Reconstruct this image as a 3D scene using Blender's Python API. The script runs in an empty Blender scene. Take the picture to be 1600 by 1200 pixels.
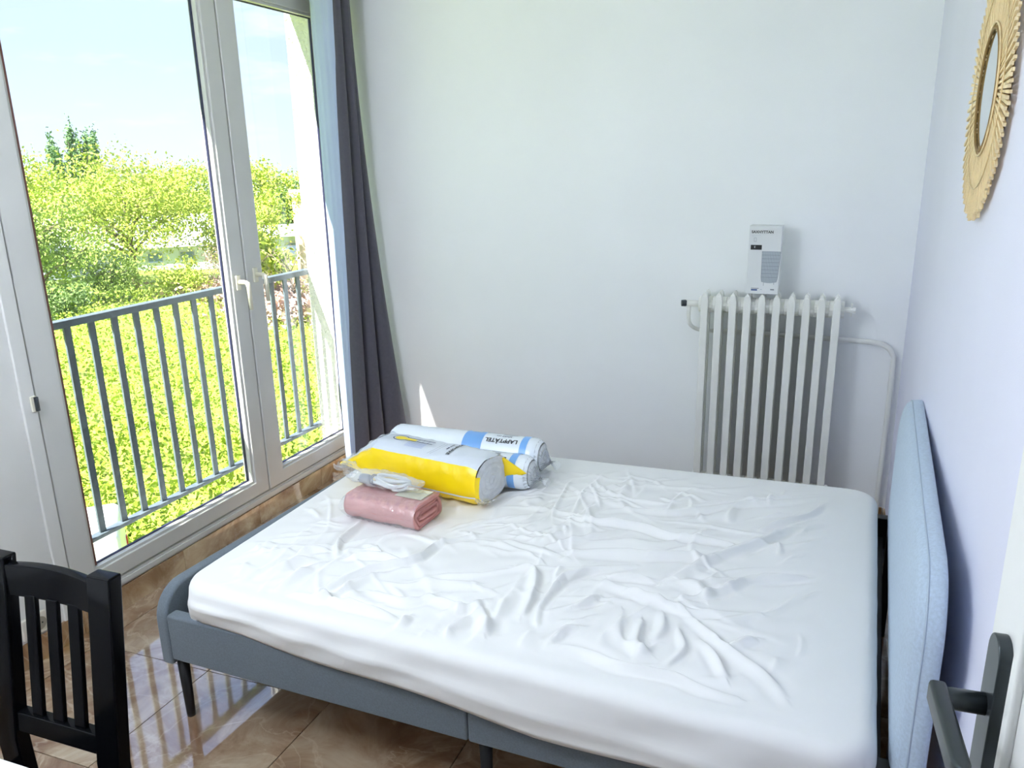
import bpy, bmesh, math, random
import numpy as np
from mathutils import Vector, Matrix

random.seed(7)
rng = np.random.default_rng(11)
S = bpy.context.scene
COL = S.collection
PI = math.pi

# ------------------------------------------------------------------ camera
CX, CY, CZ = 2.4733, -3.8045, 1.6396
YAW, PITCH, ROLL, FPX, PPX, PPY = 0.3579, -0.2911, -0.0151, 1279.59, 829.08, 634.09
cy_, sy_, cp_, sp_ = math.cos(YAW), math.sin(YAW), math.cos(PITCH), math.sin(PITCH)
fw = Vector((-sy_ * cp_, cy_ * cp_, sp_))
rt0 = Vector((cy_, sy_, 0))
up0 = rt0.cross(fw)
rt = math.cos(ROLL) * rt0 + math.sin(ROLL) * up0
up = -math.sin(ROLL) * rt0 + math.cos(ROLL) * up0
cam = bpy.data.cameras.new('camera')
camo = bpy.data.objects.new('camera', cam)
COL.objects.link(camo)
m = Matrix((rt, up, -fw)).transposed().to_4x4()
m.translation = (CX, CY, CZ)
camo.matrix_world = m
cam.sensor_fit = 'HORIZONTAL'
cam.sensor_width = 36.0
cam.lens = 36.0 * FPX / 1600
cam.shift_x = -(PPX - 800) / 1600
cam.shift_y = (PPY - 600) / 1600
cam.clip_start = 0.02
cam.clip_end = 2000
S.camera = camo

# ------------------------------------------------------------------ sky, sun, exposure
S.view_settings.view_transform = 'Standard'
S.view_settings.look = 'None'
S.view_settings.exposure = 1.18
S.view_settings.gamma = 1.0
S.view_settings.use_curve_mapping = False
S.cycles.max_bounces = 12
S.cycles.diffuse_bounces = 8
S.cycles.transparent_max_bounces = 24
S.cycles.sample_clamp_indirect = 6.0
S.cycles.caustics_reflective = False
S.cycles.caustics_refractive = False

W_ = bpy.data.worlds.new('sky'); S.world = W_; W_.use_nodes = True
nt = W_.node_tree; nt.nodes.clear()
N = nt.nodes.new; L = nt.links.new
o_ = N('ShaderNodeOutputWorld'); bg = N('ShaderNodeBackground')
tc = N('ShaderNodeTexCoord'); sx = N('ShaderNodeSeparateXYZ'); L(tc.outputs['Generated'], sx.inputs[0])
rmp = N('ShaderNodeValToRGB'); L(sx.outputs['Z'], rmp.inputs[0])
e = rmp.color_ramp.elements
e[0].position = 0.0; e[0].color = (0.52, 0.59, 0.72, 1)
e[1].position = 0.5; e[1].color = (0.34, 0.46, 0.76, 1)
e2 = rmp.color_ramp.elements.new(0.12); e2.color = (0.42, 0.52, 0.73, 1)
mp = N('ShaderNodeMapping'); mp.inputs['Scale'].default_value = (1, 1, 4.5); L(tc.outputs['Generated'], mp.inputs[0])
nz = N('ShaderNodeTexNoise'); nz.inputs['Scale'].default_value = 7.0; nz.inputs['Detail'].default_value = 6; nz.inputs['Roughness'].default_value = 0.6
L(mp.outputs[0], nz.inputs['Vector'])
cr = N('ShaderNodeValToRGB'); cr.color_ramp.elements[0].position = 0.54; cr.color_ramp.elements[1].position = 0.75
L(nz.outputs[0], cr.inputs[0])
mx = N('ShaderNodeMix'); mx.data_type = 'RGBA'
L(cr.outputs[0], mx.inputs[0]); L(rmp.outputs[0], mx.inputs[6]); mx.inputs[7].default_value = (0.58, 0.62, 0.72, 1)
L(mx.outputs[2], bg.inputs[0]); bg.inputs[1].default_value = 0.92
L(bg.outputs[0], o_.inputs[0])

sun = bpy.data.lights.new('sun', 'SUN'); sun.energy = 12.0; sun.angle = math.radians(0.53); sun.color = (1.0, 0.95, 0.86)
suno = bpy.data.objects.new('sun', sun); COL.objects.link(suno)
suno.rotation_euler = Vector((1, 2.2, -3.0)).to_track_quat('-Z', 'Y').to_euler()

prt = bpy.data.lights.new('window_portal', 'AREA'); prt.shape = 'RECTANGLE'; prt.size = 2.0; prt.size_y = 2.4
prt.cycles.is_portal = True
prto = bpy.data.objects.new('window_portal', prt); COL.objects.link(prto)
prto.location = (-0.30, -0.95, 1.28)
prto.rotation_euler = (0, -PI / 2, 0)   # facing +x, into the room

# ------------------------------------------------------------------ materials
MATS = {}
def lin(c):
    return tuple(((x / 255) / 12.92 if x <= 10 else (((x / 255) + 0.055) / 1.055) ** 2.4) for x in c)

def mat(name, col, rough=0.6, metal=0.0, spec=0.5, var=0.0, vscale=6.0, bump=0.0, bscale=60.0, coords='Object',
        sheen=0.0, trans=0.0, bdist=0.002, col2=None, detail=4.0, stretch=None):
    if name in MATS: return MATS[name]
    M = bpy.data.materials.new(name); M.use_nodes = True
    t = M.node_tree; b = t.nodes['Principled BSDF']
    b.inputs['Base Color'].default_value = (*col, 1); b.inputs['Roughness'].default_value = rough
    b.inputs['Metallic'].default_value = metal; b.inputs['Specular IOR Level'].default_value = spec
    if sheen: b.inputs['Sheen Weight'].default_value = sheen
    if trans: b.inputs['Transmission Weight'].default_value = trans
    c = t.nodes.new('ShaderNodeTexCoord')
    src = c.outputs[coords]
    if stretch:
        mpn = t.nodes.new('ShaderNodeMapping'); mpn.inputs['Scale'].default_value = stretch
        t.links.new(src, mpn.inputs[0]); src = mpn.outputs[0]
    if var or col2:
        n = t.nodes.new('ShaderNodeTexNoise'); n.inputs['Scale'].default_value = vscale; n.inputs['Detail'].default_value = detail
        t.links.new(src, n.inputs['Vector'])
        r = t.nodes.new('ShaderNodeValToRGB')
        c2 = col2 if col2 else tuple(x * (1 - var) for x in col)
        c1 = col if col2 else tuple(min(1, x * (1 + var * .5)) for x in col)
        r.color_ramp.elements[0].position = .32; r.color_ramp.elements[1].position = .68
        r.color_ramp.elements[0].color = (*c2, 1); r.color_ramp.elements[1].color = (*c1, 1)
        t.links.new(n.outputs[0], r.inputs[0]); t.links.new(r.outputs[0], b.inputs['Base Color'])
    if bump:
        n2 = t.nodes.new('ShaderNodeTexNoise'); n2.inputs['Scale'].default_value = bscale; n2.inputs['Detail'].default_value = 3
        t.links.new(src, n2.inputs['Vector'])
        bp = t.nodes.new('ShaderNodeBump'); bp.inputs['Strength'].default_value = bump; bp.inputs['Distance'].default_value = bdist
        t.links.new(n2.outputs[0], bp.inputs['Height']); t.links.new(bp.outputs[0], b.inputs['Normal'])
    MATS[name] = M
    return M

def clear_mat(name, tint=(1, 1, 1), rough=0.03, gloss=1.0, haze=0.0, bump=0.0, bscale=30, f90=.92):
    """thin clear film or pane: see-through, with Fresnel gloss and, where asked, a little milky haze"""
    if name in MATS: return MATS[name]
    M = bpy.data.materials.new(name); M.use_nodes = True
    t = M.node_tree; t.nodes.clear()
    out = t.nodes.new('ShaderNodeOutputMaterial')
    tr = t.nodes.new('ShaderNodeBsdfTransparent'); tr.inputs[0].default_value = (*tint, 1)
    gl = t.nodes.new('ShaderNodeBsdfGlossy'); gl.inputs['Roughness'].default_value = rough
    lw = t.nodes.new('ShaderNodeLayerWeight'); lw.inputs[0].default_value = .5
    pw = t.nodes.new('ShaderNodeMath'); pw.operation = 'POWER'; pw.inputs[1].default_value = 5.0
    t.links.new(lw.outputs['Facing'], pw.inputs[0])
    mu = t.nodes.new('ShaderNodeMath'); mu.operation = 'MULTIPLY_ADD'; mu.inputs[1].default_value = f90; mu.inputs[2].default_value = .04 * gloss
    t.links.new(pw.outputs[0], mu.inputs[0])
    mix = t.nodes.new('ShaderNodeMixShader'); t.links.new(mu.outputs[0], mix.inputs[0])
    base = tr.outputs[0]
    if haze:
        df = t.nodes.new('ShaderNodeBsdfDiffuse'); df.inputs[0].default_value = (.92, .94, .97, 1)
        mh = t.nodes.new('ShaderNodeMixShader'); mh.inputs[0].default_value = haze
        t.links.new(tr.outputs[0], mh.inputs[1]); t.links.new(df.outputs[0], mh.inputs[2]); base = mh.outputs[0]
    t.links.new(base, mix.inputs[1]); t.links.new(gl.outputs[0], mix.inputs[2])
    if bump:
        c = t.nodes.new('ShaderNodeTexCoord'); n2 = t.nodes.new('ShaderNodeTexNoise'); n2.inputs['Scale'].default_value = bscale
        t.links.new(c.outputs['Object'], n2.inputs['Vector'])
        bp = t.nodes.new('ShaderNodeBump'); bp.inputs['Strength'].default_value = bump; bp.inputs['Distance'].default_value = .01
        t.links.new(n2.outputs[0], bp.inputs['Height']); t.links.new(bp.outputs[0], gl.inputs['Normal'])
    t.links.new(mix.outputs[0], out.inputs[0])
    MATS[name] = M
    return M

def tile_mat(name='marble_tile', gain=1.0, warm=1.0):
    M = bpy.data.materials.new(name); M.use_nodes = True
    t = M.node_tree; b = t.nodes['Principled BSDF']
    b.inputs['Roughness'].default_value = 0.05; b.inputs['Specular IOR Level'].default_value = 1.0; b.inputs['Coat Weight'].default_value = 1.0; b.inputs['Coat Roughness'].default_value = .04; b.inputs['Coat IOR'].default_value = 1.7
    c = t.nodes.new('ShaderNodeTexCoord'); oi = t.nodes.new('ShaderNodeObjectInfo')
    ml = t.nodes.new('ShaderNodeMath'); ml.operation = 'MULTIPLY'; ml.inputs[1].default_value = 40
    t.links.new(oi.outputs['Random'], ml.inputs[0])
    cb = t.nodes.new('ShaderNodeCombineXYZ'); t.links.new(ml.outputs[0], cb.inputs[0]); t.links.new(ml.outputs[0], cb.inputs[2])
    ad = t.nodes.new('ShaderNodeVectorMath'); t.links.new(c.outputs['Object'], ad.inputs[0]); t.links.new(cb.outputs[0], ad.inputs[1])
    n = t.nodes.new('ShaderNodeTexNoise'); n.inputs['Scale'].default_value = 3.2; n.inputs['Detail'].default_value = 6
    n.inputs['Distortion'].default_value = 1.6; n.inputs['Roughness'].default_value = .62
    t.links.new(ad.outputs[0], n.inputs['Vector'])
    r = t.nodes.new('ShaderNodeValToRGB'); el = r.color_ramp.elements
    el[0].position = .30; el[0].color = (*[q * gain * (1, 1, warm)[i_] for i_, q in enumerate(lin((112, 78, 58)))], 1)
    el[1].position = .72; el[1].color = (*[q * gain * (1, 1, warm)[i_] for i_, q in enumerate(lin((186, 170, 148)))], 1)
    x = el.new(.46); x.color = (*[q * gain * (1, 1, warm)[i_] for i_, q in enumerate(lin((140, 112, 88)))], 1)
    x = el.new(.58); x.color = (*[q * gain * (1, 1, warm)[i_] for i_, q in enumerate(lin((164, 142, 118)))], 1)
    t.links.new(n.outputs[0], r.inputs[0])
    v = t.nodes.new('ShaderNodeTexNoise'); v.inputs['Scale'].default_value = 2.2; v.inputs['Detail'].default_value = 9; v.inputs['Distortion'].default_value = 2.5
    t.links.new(ad.outputs[0], v.inputs['Vector'])
    vr = t.nodes.new('ShaderNodeValToRGB'); q = vr.color_ramp.elements
    q[0].position = .482; q[0].color = (0, 0, 0, 1); q[1].position = .518; q[1].color = (0, 0, 0, 1)
    k = q.new(.5); k.color = (.22, .22, .22, 1)
    t.links.new(v.outputs[0], vr.inputs[0])
    mx = t.nodes.new('ShaderNodeMix'); mx.data_type = 'RGBA'
    t.links.new(vr.outputs[0], mx.inputs[0]); t.links.new(r.outputs[0], mx.inputs[6]); mx.inputs[7].default_value = (*lin((222, 205, 180)), 1)
    t.links.new(mx.outputs[2], b.inputs['Base Color'])
    wv = t.nodes.new('ShaderNodeTexNoise'); wv.inputs['Scale'].default_value = 7; t.links.new(ad.outputs[0], wv.inputs['Vector'])
    bp = t.nodes.new('ShaderNodeBump'); bp.inputs['Strength'].default_value = .06; bp.inputs['Distance'].default_value = .01
    t.links.new(wv.outputs[0], bp.inputs['Height']); t.links.new(bp.outputs[0], b.inputs['Normal'])
    return M

m_tile = tile_mat()
m_skirt = tile_mat('skirting_tile', 1.45, .85)
m_grout = mat('grout', lin((92, 78, 66)), .9)
m_wall = mat('white_wallpaper', (.885, .90, .92), .75, bump=.25, bscale=260, bdist=.0012, var=.03, vscale=1.5)
m_wallR = mat('lilac_wallpaper', (.76, .765, .90), .75, bump=.25, bscale=260, bdist=.0012, var=.03, vscale=1.5)
m_wallL = mat('shade_toned_paint', (.70, .70, .69), .7, var=.10, vscale=2.2, bump=.15, bscale=90, bdist=.001)  # white paint greyed in its colour to imitate the backlit wall's shade
m_ceil = mat('ceiling_paint', (.90, .90, .89), .8)
m_stucco = mat('stucco', (.80, .79, .75), .95, bump=1.0, bscale=55, bdist=.02, var=.08, vscale=25)
m_pvc = mat('white_upvc', (.62, .62, .61), .35, var=.04, vscale=3)  # window frame's backlit shade is put into this darkened base colour
m_bead = mat('brown_seal', lin((120, 78, 70)), .5)
m_seal = mat('dark_seal', lin((34, 36, 70)), .5)
m_handle = mat('cream_handle', lin((226, 222, 205)), .35)
m_glass = clear_mat('window_glass', (.97, .985, .98), .0, 1.0)
m_rail = mat('galvanised_paint', lin((92, 104, 114)), .55, metal=.1, var=.2, vscale=40)
m_rad = mat('radiator_enamel', (.80, .80, .77), .35, var=.03, vscale=9)
m_pipe = mat('pipe_paint', (.78, .78, .76), .45)
m_black = mat('black_lacquer', (.003, .0034, .0045), .15, spec=.10)
m_blackm = mat('black_metal', (.012, .012, .014), .4, metal=.3)
m_bedf = mat('grey_upholstery', lin((104, 114, 124)), .9, bump=.5, bscale=700, bdist=.001, var=.12, vscale=220, sheen=.1)
m_headb = mat('blue_grey_upholstery', lin((182, 198, 216)), .9, bump=.5, bscale=600, bdist=.001, var=.10, vscale=160, sheen=.15)
m_seam = mat('seam_thread', lin((176, 190, 206)), .9)
m_sheet = mat('white_cotton', (.80, .80, .80), .85, bump=.12, bscale=900, bdist=.0005, sheen=.05)
m_matt = mat('mattress_ticking', (.75, .75, .73), .9)
m_curt = mat('charcoal_curtain', lin((82, 80, 92)), .8, bump=.3, bscale=500, bdist=.0006, var=.08, vscale=60, sheen=.2)
m_lining = mat('white_lining', lin((172, 186, 214)), .8, bump=.2, bscale=40, bdist=.004)
m_card = mat('box_card', lin((222, 224, 226)), .55, var=.02)
m_ink = mat('black_ink', (.02, .02, .024), .6)
m_inkg = mat('grey_ink', lin((126, 132, 140)), .6)
m_inkb = mat('blue_ink', lin((38, 70, 130)), .6)
m_inkl = mat('light_grey_ink', lin((176, 184, 192)), .6)
m_straw = mat('rattan', lin((240, 218, 174)), .6, var=.22, vscale=30, bump=.3, bscale=200)
m_strawd = mat('rattan_rim', lin((150, 118, 66)), .6, var=.3, vscale=60)
m_mirror = mat('mirror_silver', (.82, .86, .86), .03, metal=1.0)
m_door = mat('white_door_paint', (.80, .80, .79), .4, var=.03, vscale=4)
m_hand = mat('dark_grey_handle', lin((66, 72, 76)), .35, metal=.6)
m_table = mat('white_laminate', (.78, .79, .80), .35)
m_sock = mat('cream_plastic', lin((214, 210, 200)), .4)
m_dark = mat('dark_hole', (.02, .02, .02), .8)
m_film = clear_mat('clear_film', (.98, .985, 1), .14, 3.5, haze=.10, bump=.35, bscale=45, f90=.25)
m_film2 = clear_mat('crinkled_film', (.97, .98, 1), .10, 1.6, haze=.26, f90=.22)
m_pill = mat('pillow_wrap', lin((232, 238, 246)), .25, spec=.6, bump=.4, bscale=18, bdist=.006)
m_fill = mat('quilt_white', lin((226, 228, 232)), .6, var=.1, vscale=30, bump=.8, bscale=50, bdist=.006)
m_blue = mat('light_blue_print', lin((120, 172, 232)), .3)
m_yel = mat('yellow_print', (.97, .69, .006), .28, spec=.55, bump=.35, bscale=22, bdist=.006)
m_yel2 = mat('thermo_yellow', (.97, .75, .02), .3)
m_bag = mat('bag_grey_white', lin((214, 220, 230)), .28, spec=.55, bump=.35, bscale=20, bdist=.006)
m_navy = mat('navy_ink', lin((44, 48, 92)), .5)
m_pink = mat('pink_cotton', lin((212, 150, 146)), .8, bump=.5, bscale=40, bdist=.004, var=.08, vscale=20)
m_note = mat('paper_insert', lin((222, 218, 196)), .6)
m_cable = mat('white_cable', lin((220, 222, 222)), .4)
m_plug = mat('grey_plug', lin((128, 132, 138)), .4)

# ------------------------------------------------------------------ mesh helpers
class MB:
    def __init__(s): s.v = []; s.f = []
    def add(s, v, f):
        o = len(s.v); s.v += [tuple(map(float, p)) for p in v]; s.f += [tuple(i + o for i in q) for q in f]; return s
    def box(s, a, b, R=None, c=None):
        (x0, y0, z0), (x1, y1, z1) = a, b
        v = [(x0, y0, z0), (x1, y0, z0), (x1, y1, z0), (x0, y1, z0), (x0, y0, z1), (x1, y0, z1), (x1, y1, z1), (x0, y1, z1)]
        if R is not None: v = [R @ Vector(p) for p in v]
        return s.add(v, [(0, 3, 2, 1), (4, 5, 6, 7), (0, 1, 5, 4), (1, 2, 6, 5), (2, 3, 7, 6), (3, 0, 4, 7)])
    def prism(s, poly, axis, a, b):
        n = len(poly); v = []
        for w in (a, b):
            for p in poly:
                q = list(p); q.insert(axis, w); v.append(q)
        f = [tuple(range(n))[::-1], tuple(range(n, 2 * n))] + [(i, (i + 1) % n, n + (i + 1) % n, n + i) for i in range(n)]
        return s.add(v, f)
    def tube(s, pts, r, n=8, cap=True):
        pts = [Vector(p) for p in pts]; rs = r if isinstance(r, (list, tuple)) else [r] * len(pts)
        v = []; prev = None
        for i, p in enumerate(pts):
            t = (pts[min(i + 1, len(pts) - 1)] - pts[max(i - 1, 0)]).normalized()
            if prev is None:
                a = Vector((0, 0, 1)) if abs(t.z) < .9 else Vector((1, 0, 0))
                nx = t.cross(a).normalized()
            else:
                nx = (prev - t * prev.dot(t)).normalized()
            prev = nx; ny = t.cross(nx)
            for k in range(n):
                an = 2 * PI * k / n
                v.append(p + (nx * math.cos(an) + ny * math.sin(an)) * rs[i])
        f = []
        for i in range(len(pts) - 1):
            for k in range(n):
                k2 = (k + 1) % n
                f.append((i * n + k, i * n + k2, (i + 1) * n + k2, (i + 1) * n + k))
        if cap:
            f.append(tuple(range(n))[::-1]); f.append(tuple((len(pts) - 1) * n + k for k in range(n)))
        return s.add(v, f)
    def ring(s, o0, o1, i0, i1, axis, a, b):
        """rectangular frame: outer corner pair o0,o1 and inner i0,i1 in the plane across axis"""
        def rc(p, q): return [(p[0], p[1]), (q[0], p[1]), (q[0], q[1]), (p[0], q[1])]
        v = []
        for w in (a, b):
            for p in rc(o0, o1) + rc(i0, i1):
                q = list(p); q.insert(axis, w); v.append(q)
        f = []
        for k in range(4):
            j = (k + 1) % 4
            f += [(k, j, 4 + j, 4 + k), (8 + k, 12 + k, 12 + j, 8 + j), (k, 8 + k, 8 + j, j), (4 + k, 4 + j, 12 + j, 12 + k)]
        return s.add(v, f)
    def grid(s, P):
        """P: array (n, m, 3)"""
        n, mm = len(P), len(P[0]); o = len(s.v)
        s.v += [tuple(map(float, p)) for row in P for p in row]
        s.f += [(o + i * mm + j, o + i * mm + j + 1, o + (i + 1) * mm + j + 1, o + (i + 1) * mm + j) for i in range(n - 1) for j in range(mm - 1)]
        return s
    def mesh(s, name, mtl=None, smooth=False, fix=True):
        me = bpy.data.meshes.new(name); me.from_pydata(s.v, [], s.f)
        if fix:
            b = bmesh.new(); b.from_mesh(me); bmesh.ops.recalc_face_normals(b, faces=b.faces); b.to_mesh(me); b.free()
        if mtl: me.materials.append(mtl)
        if smooth: me.polygons.foreach_set('use_smooth', [True] * len(me.polygons))
        me.update(); return me
    def build(s, name, mtl, parent=None, smooth=False, bevel=0, seg=2, sub=0, solid=0, fix=True, loc=None):
        o = obj(name, s.mesh(name, mtl, smooth, fix), parent)
        if loc is not None: o.location = loc
        if solid:
            d = o.modifiers.new('thickness', 'SOLIDIFY'); d.thickness = solid; d.offset = 0
        if bevel:
            d = o.modifiers.new('bevel', 'BEVEL'); d.width = bevel; d.segments = seg; d.limit_method = 'ANGLE'; d.angle_limit = math.radians(40)
            o.data.polygons.foreach_set('use_smooth', [True] * len(o.data.polygons))
            w = o.modifiers.new('normals', 'WEIGHTED_NORMAL'); w.keep_sharp = True
        if sub:
            d = o.modifiers.new('smooth', 'SUBSURF'); d.levels = sub; d.render_levels = sub
        return o

def obj(name, me, parent=None):
    o = bpy.data.objects.new(name, me); COL.objects.link(o)
    if parent is not None: o.parent = parent
    return o
def tag(o, label=None, cat=None, group=None, kind=None):
    if label: o['label'] = label
    if cat: o['category'] = cat
    if group: o['group'] = group
    if kind: o['kind'] = kind
    return o
def thing(name, label, cat, loc=(0, 0, 0), rz=0.0, group=None):
    o = bpy.data.objects.new(name, None); COL.objects.link(o); o.location = loc; o.rotation_euler = (0, 0, rz)
    o.empty_display_size = .1
    return tag(o, label, cat, group)
def struct(o): o['kind'] = 'structure'; return o
def sempty(name):
    o = bpy.data.objects.new(name, None); COL.objects.link(o); return struct(o)

def text_mesh(txt, size, bold=0.0):
    c = bpy.data.curves.new('lettering', 'FONT'); c.body = txt; c.size = size; c.offset = bold
    c.align_x = 'CENTER'; c.align_y = 'CENTER'; c.resolution_u = 3
    o = bpy.data.objects.new('lettering', c); COL.objects.link(o)
    bpy.context.view_layer.update()
    dg = bpy.context.evaluated_depsgraph_get()
    me = bpy.data.meshes.new_from_object(o.evaluated_get(dg))
    v = [tuple(p.co) for p in me.vertices]; f = [tuple(p.vertices) for p in me.polygons]
    bpy.data.objects.remove(o); bpy.data.curves.remove(c); bpy.data.meshes.remove(me)
    return v, f

def catmull(pts, n):
    P = np.array(pts, float); P = np.vstack([2 * P[0] - P[1], P, 2 * P[-1] - P[-2]])
    out = []
    k = len(P) - 3
    for i in range(n):
        t = i / (n - 1) * k; j = min(int(t), k - 1); u = t - j
        a, b, c, d = P[j], P[j + 1], P[j + 2], P[j + 3]
        out.append(.5 * (2 * b + (c - a) * u + (2 * a - 5 * b + 4 * c - d) * u * u + (3 * b - a - 3 * c + d) * u ** 3))
    return np.array(out)

# ================================================================== SETTING
W = 2.777           # right wall
YF = -3.70          # front wall (behind the door)
HC = 2.52
# --- floor, with tiles
floor = struct(MB().box((-.06, -5.2, -.12), (2.95, .12, -.006)).build('floor', m_grout))
TX, TY = .595, -1.942
xs = [0.0] + [TX - .4885 * k for k in (1,)] + [TX + .4885 * k for k in range(0, 5)] + [W]
ys = [0.0] + [y for y in [TY + .487 * k for k in range(3, -7, -1)] if y < -.05] + [-5.15]
g = .0016
for i in range(len(xs) - 1):
    for j in range(len(ys) - 1):
        x0, x1 = xs[i] + g, xs[i + 1] - g; y1, y0 = ys[j] - g, ys[j + 1] + g
        if x1 - x0 < .03 or y1 - y0 < .03 or y0 < -4.6: continue
        o = MB().box((-(x1 - x0) / 2, -(y1 - y0) / 2, -.008), ((x1 - x0) / 2, (y1 - y0) / 2, 0)).build('tile', m_tile, floor, loc=((x0 + x1) / 2, (y0 + y1) / 2, 0))
# --- walls
struct(MB().ring((-2.3 - 2.9, -.12), (.12, HC), (-1.922, .09), (0.0, 2.43), 0, -.06, 0.0).build('wall_left', m_wallL))
struct(MB().ring((-6, -8.2), (3.2, 6), (-1.922, .06), (0.0, 2.45), 0, -.242, -.061).build('wall_facade', m_stucco))
struct(MB().box((-.06, 0.0, -.12), (W + .12, .12, HC)).build('wall_back', m_wall))
struct(MB().box((W, -5.2, -.12), (W + .12, 0.0, HC)).build('wall_right', m_wallR))
DX0, DX1 = 1.94, 2.71
wf = MB().prism([(0.0, 0), (DX0, 0), (DX0, 2.06), (DX1, 2.06), (DX1, 0), (W, 0), (W, HC), (0.0, HC)], 1, YF - .10, YF)
struct(wf.build('wall_front', m_wall))
struct(MB().box((-.06, -5.2, HC), (W + .12, .12, HC + .12)).build('ceiling', m_ceil))
struct(MB().box((0.0, -5.2, -.12), (W, -5.1, HC)).build('wall_hall', m_wall))
# casing strip left of the window
struct(MB().box((0.0, -1.974, .092), (.012, -1.924, 2.47)).build('trim_1', m_wallL, bevel=.003))

# --- baseboards of tile pieces
def baseboard(name, along, joints, z=.091, th=.010):
    root = sempty(name)
    for a, b in zip(joints[:-1], joints[1:]):
        L_ = abs(b - a) - .003
        mb = MB()
        if along == 'y': mb.box((-.004, -L_ / 2, 0), (th - .006, L_ / 2, z)); loc = (0.002, (a + b) / 2, .0005)
        elif along == 'x': mb.box((-L_ / 2, -th + .002, 0), (L_ / 2, -.0005, z)); loc = ((a + b) / 2, 0, .0005)
        else: mb.box((-th, -L_ / 2, 0), (-.0005, L_ / 2, z)); loc = (W, (a + b) / 2, .0005)
        mb.build('tile', m_skirt, root, loc=loc)
    return root
baseboard('baseboard_left', 'y', [-.012, -.392, -.897, -1.393, -1.901, -2.40, -2.90, -3.40, YF])
baseboard('baseboard_back', 'x', [.012, .5, 1.0, 1.5, 2.0, 2.5, W - .012])
baseboard('baseboard_right', 'r', [-.012, -.5, -1.0, -1.5, -2.0, -2.5, -3.0, -3.5])

# --- window: fixed frame, two sashes
win = sempty('window_1')
MB().ring((-1.922, .092), (0.0, 2.43), (-1.882, .132), (-.04, 2.39), 0, -.058, 0.0).build('frame', m_pvc, win, bevel=.003)
MB().box((-.001, -1.93, .100), (.006, -.004, .122)).build('sill_strip', m_pvc, win, bevel=.002)
def sash(y0, y1, gy0, gy1, xf, brown):
    z0, z1, gz0, gz1 = .142, 2.40, .222, 2.312
    s = MB().ring((y0, z0), (y1, z1), (gy0 - .016, gz0 - .016), (gy1 + .016, gz1 + .016), 0, -.056, xf).build('sash', m_pvc, win, bevel=.004)
    MB().ring((gy0 - .016, gz0 - .016), (gy1 + .016, gz1 + .016), (gy0 - .004, gz0 - .004), (gy1 + .004, gz1 + .004), 0, -.044, xf - .010).build('glazing_bead', m_pvc, s, bevel=.002)
    MB().ring((gy0 - .004, gz0 - .004), (gy1 + .004, gz1 + .004), (gy0, gz0), (gy1, gz1), 0, -.036, -.025).build('gasket', m_seal, s)
    MB().box((-.031, gy0 - .003, gz0 - .003), (-.029, gy1 + .003, gz1 + .003)).build('pane', m_glass, s)
    if brown:
        MB().box((-.0285, gy0 - .001, gz0), (-.010, gy0 + .008, gz1)).build('edge_strip', m_bead, s)
    return s
sL = sash(-1.915, -.812, -1.800, -.915, .006, True)
sR = sash(-.806, -.014, -.682, -.100, .010, False)
def handle(parent, y, z, xf):
    MB().box((xf, y - .016, z - .035), (xf + .010, y + .012, z + .03)).build('handle_plate', m_handle, parent, bevel=.003)
    mb = MB().tube([(xf + .008, y, z), (xf + .045, y, z), (xf + .052, y + .002, z - .004), (xf + .055, y + .004, z - .02), (xf + .055, y + .006, z - .12)], [.011, .010, .011, .010, .009], 8)
    mb.build('handle', m_handle, parent, smooth=True)
handle(sL, -.868, 1.145, .006)
handle(sR, -.752, 1.165, .010)
hg = MB().box((.0, -1.945, .862), (.018, -1.925, .915)); hg.build('hinge_plate', m_handle, win, bevel=.002)
MB().tube([(.022, -1.93, .865), (.022, -1.93, .912)], .007, 8).build('hinge_pin', m_hand, win)

# --- outside window ledge
struct(MB().box((-.27, -1.922, .02), (-.061, 0.0, .062)).build('trim_2', m_stucco))

# ================================================================== RAILING outside
rl = thing('window_railing', 'grey painted metal balcony railing outside the window', 'railing', (-.262, -.9, 0))
def rloc(y): return y + .9
MB().box((-.022, rloc(-1.98), 1.058), (.022, rloc(.05), 1.086)).build('top_rail', m_rail, rl, bevel=.003)
MB().box((-.020, rloc(-1.98), .186), (.020, rloc(.05), .204)).build('bottom_rail', m_rail, rl, bevel=.003)
bar = MB().box((-.0045, -.015, .204), (.0045, .015, 1.058)).mesh('bar', m_rail)
for k in range(17):
    y = -1.87 + .1125 * k + .0
    y = -1.5335 + .1125 * (k - 3)
    if y > .04 or y < -1.95: continue
    b = obj('bar', bar, rl); b.location = (0, rloc(y), 0); b.rotation_euler = (0, 0, .0)

# ================================================================== BED
A = -.0401; XB, YB = .6713, -2.1866
bed = thing('bed_frame', 'grey upholstered double bed frame with rounded headboard and black legs', 'bed', (XB, YB, 0), A)
def rrect(x0, x1, z0, z1, r, corners=('tl', 'tr'), n=8):
    p = []
    def arc(cx, cz, a0, a1):
        for i in range(n + 1):
            a = a0 + (a1 - a0) * i / n; p.append((cx + r * math.cos(a), cz + r * math.sin(a)))
    if 'bl' in corners: arc(x0 + r, z0 + r, 1.5 * PI, PI)
    else: p.append((x0, z0))
    if 'tl' in corners: arc(x0 + r, z1 - r, PI, PI / 2)
    else: p.append((x0, z1))
    if 'tr' in corners: arc(x1 - r, z1 - r, PI / 2, 0)
    else: p.append((x1, z1))
    if 'br' in corners: arc(x1 - r, z0 + r, 0, -PI / 2)
    else: p.append((x1, z0))
    return p
BW = 1.44
MB().prism(rrect(0, BW, .205, .452, .10), 0, 0, .042).build('footboard', m_bedf, bed, bevel=.010, seg=3)
def rail(v0, v1):
    for a, b in ((.040, 1.026), (1.0275, 2.0)):
        MB().box((a, v0, .2234), (b, v1, .374)).build('side_rail', m_bedf, bed, bevel=.008, seg=3)
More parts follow.
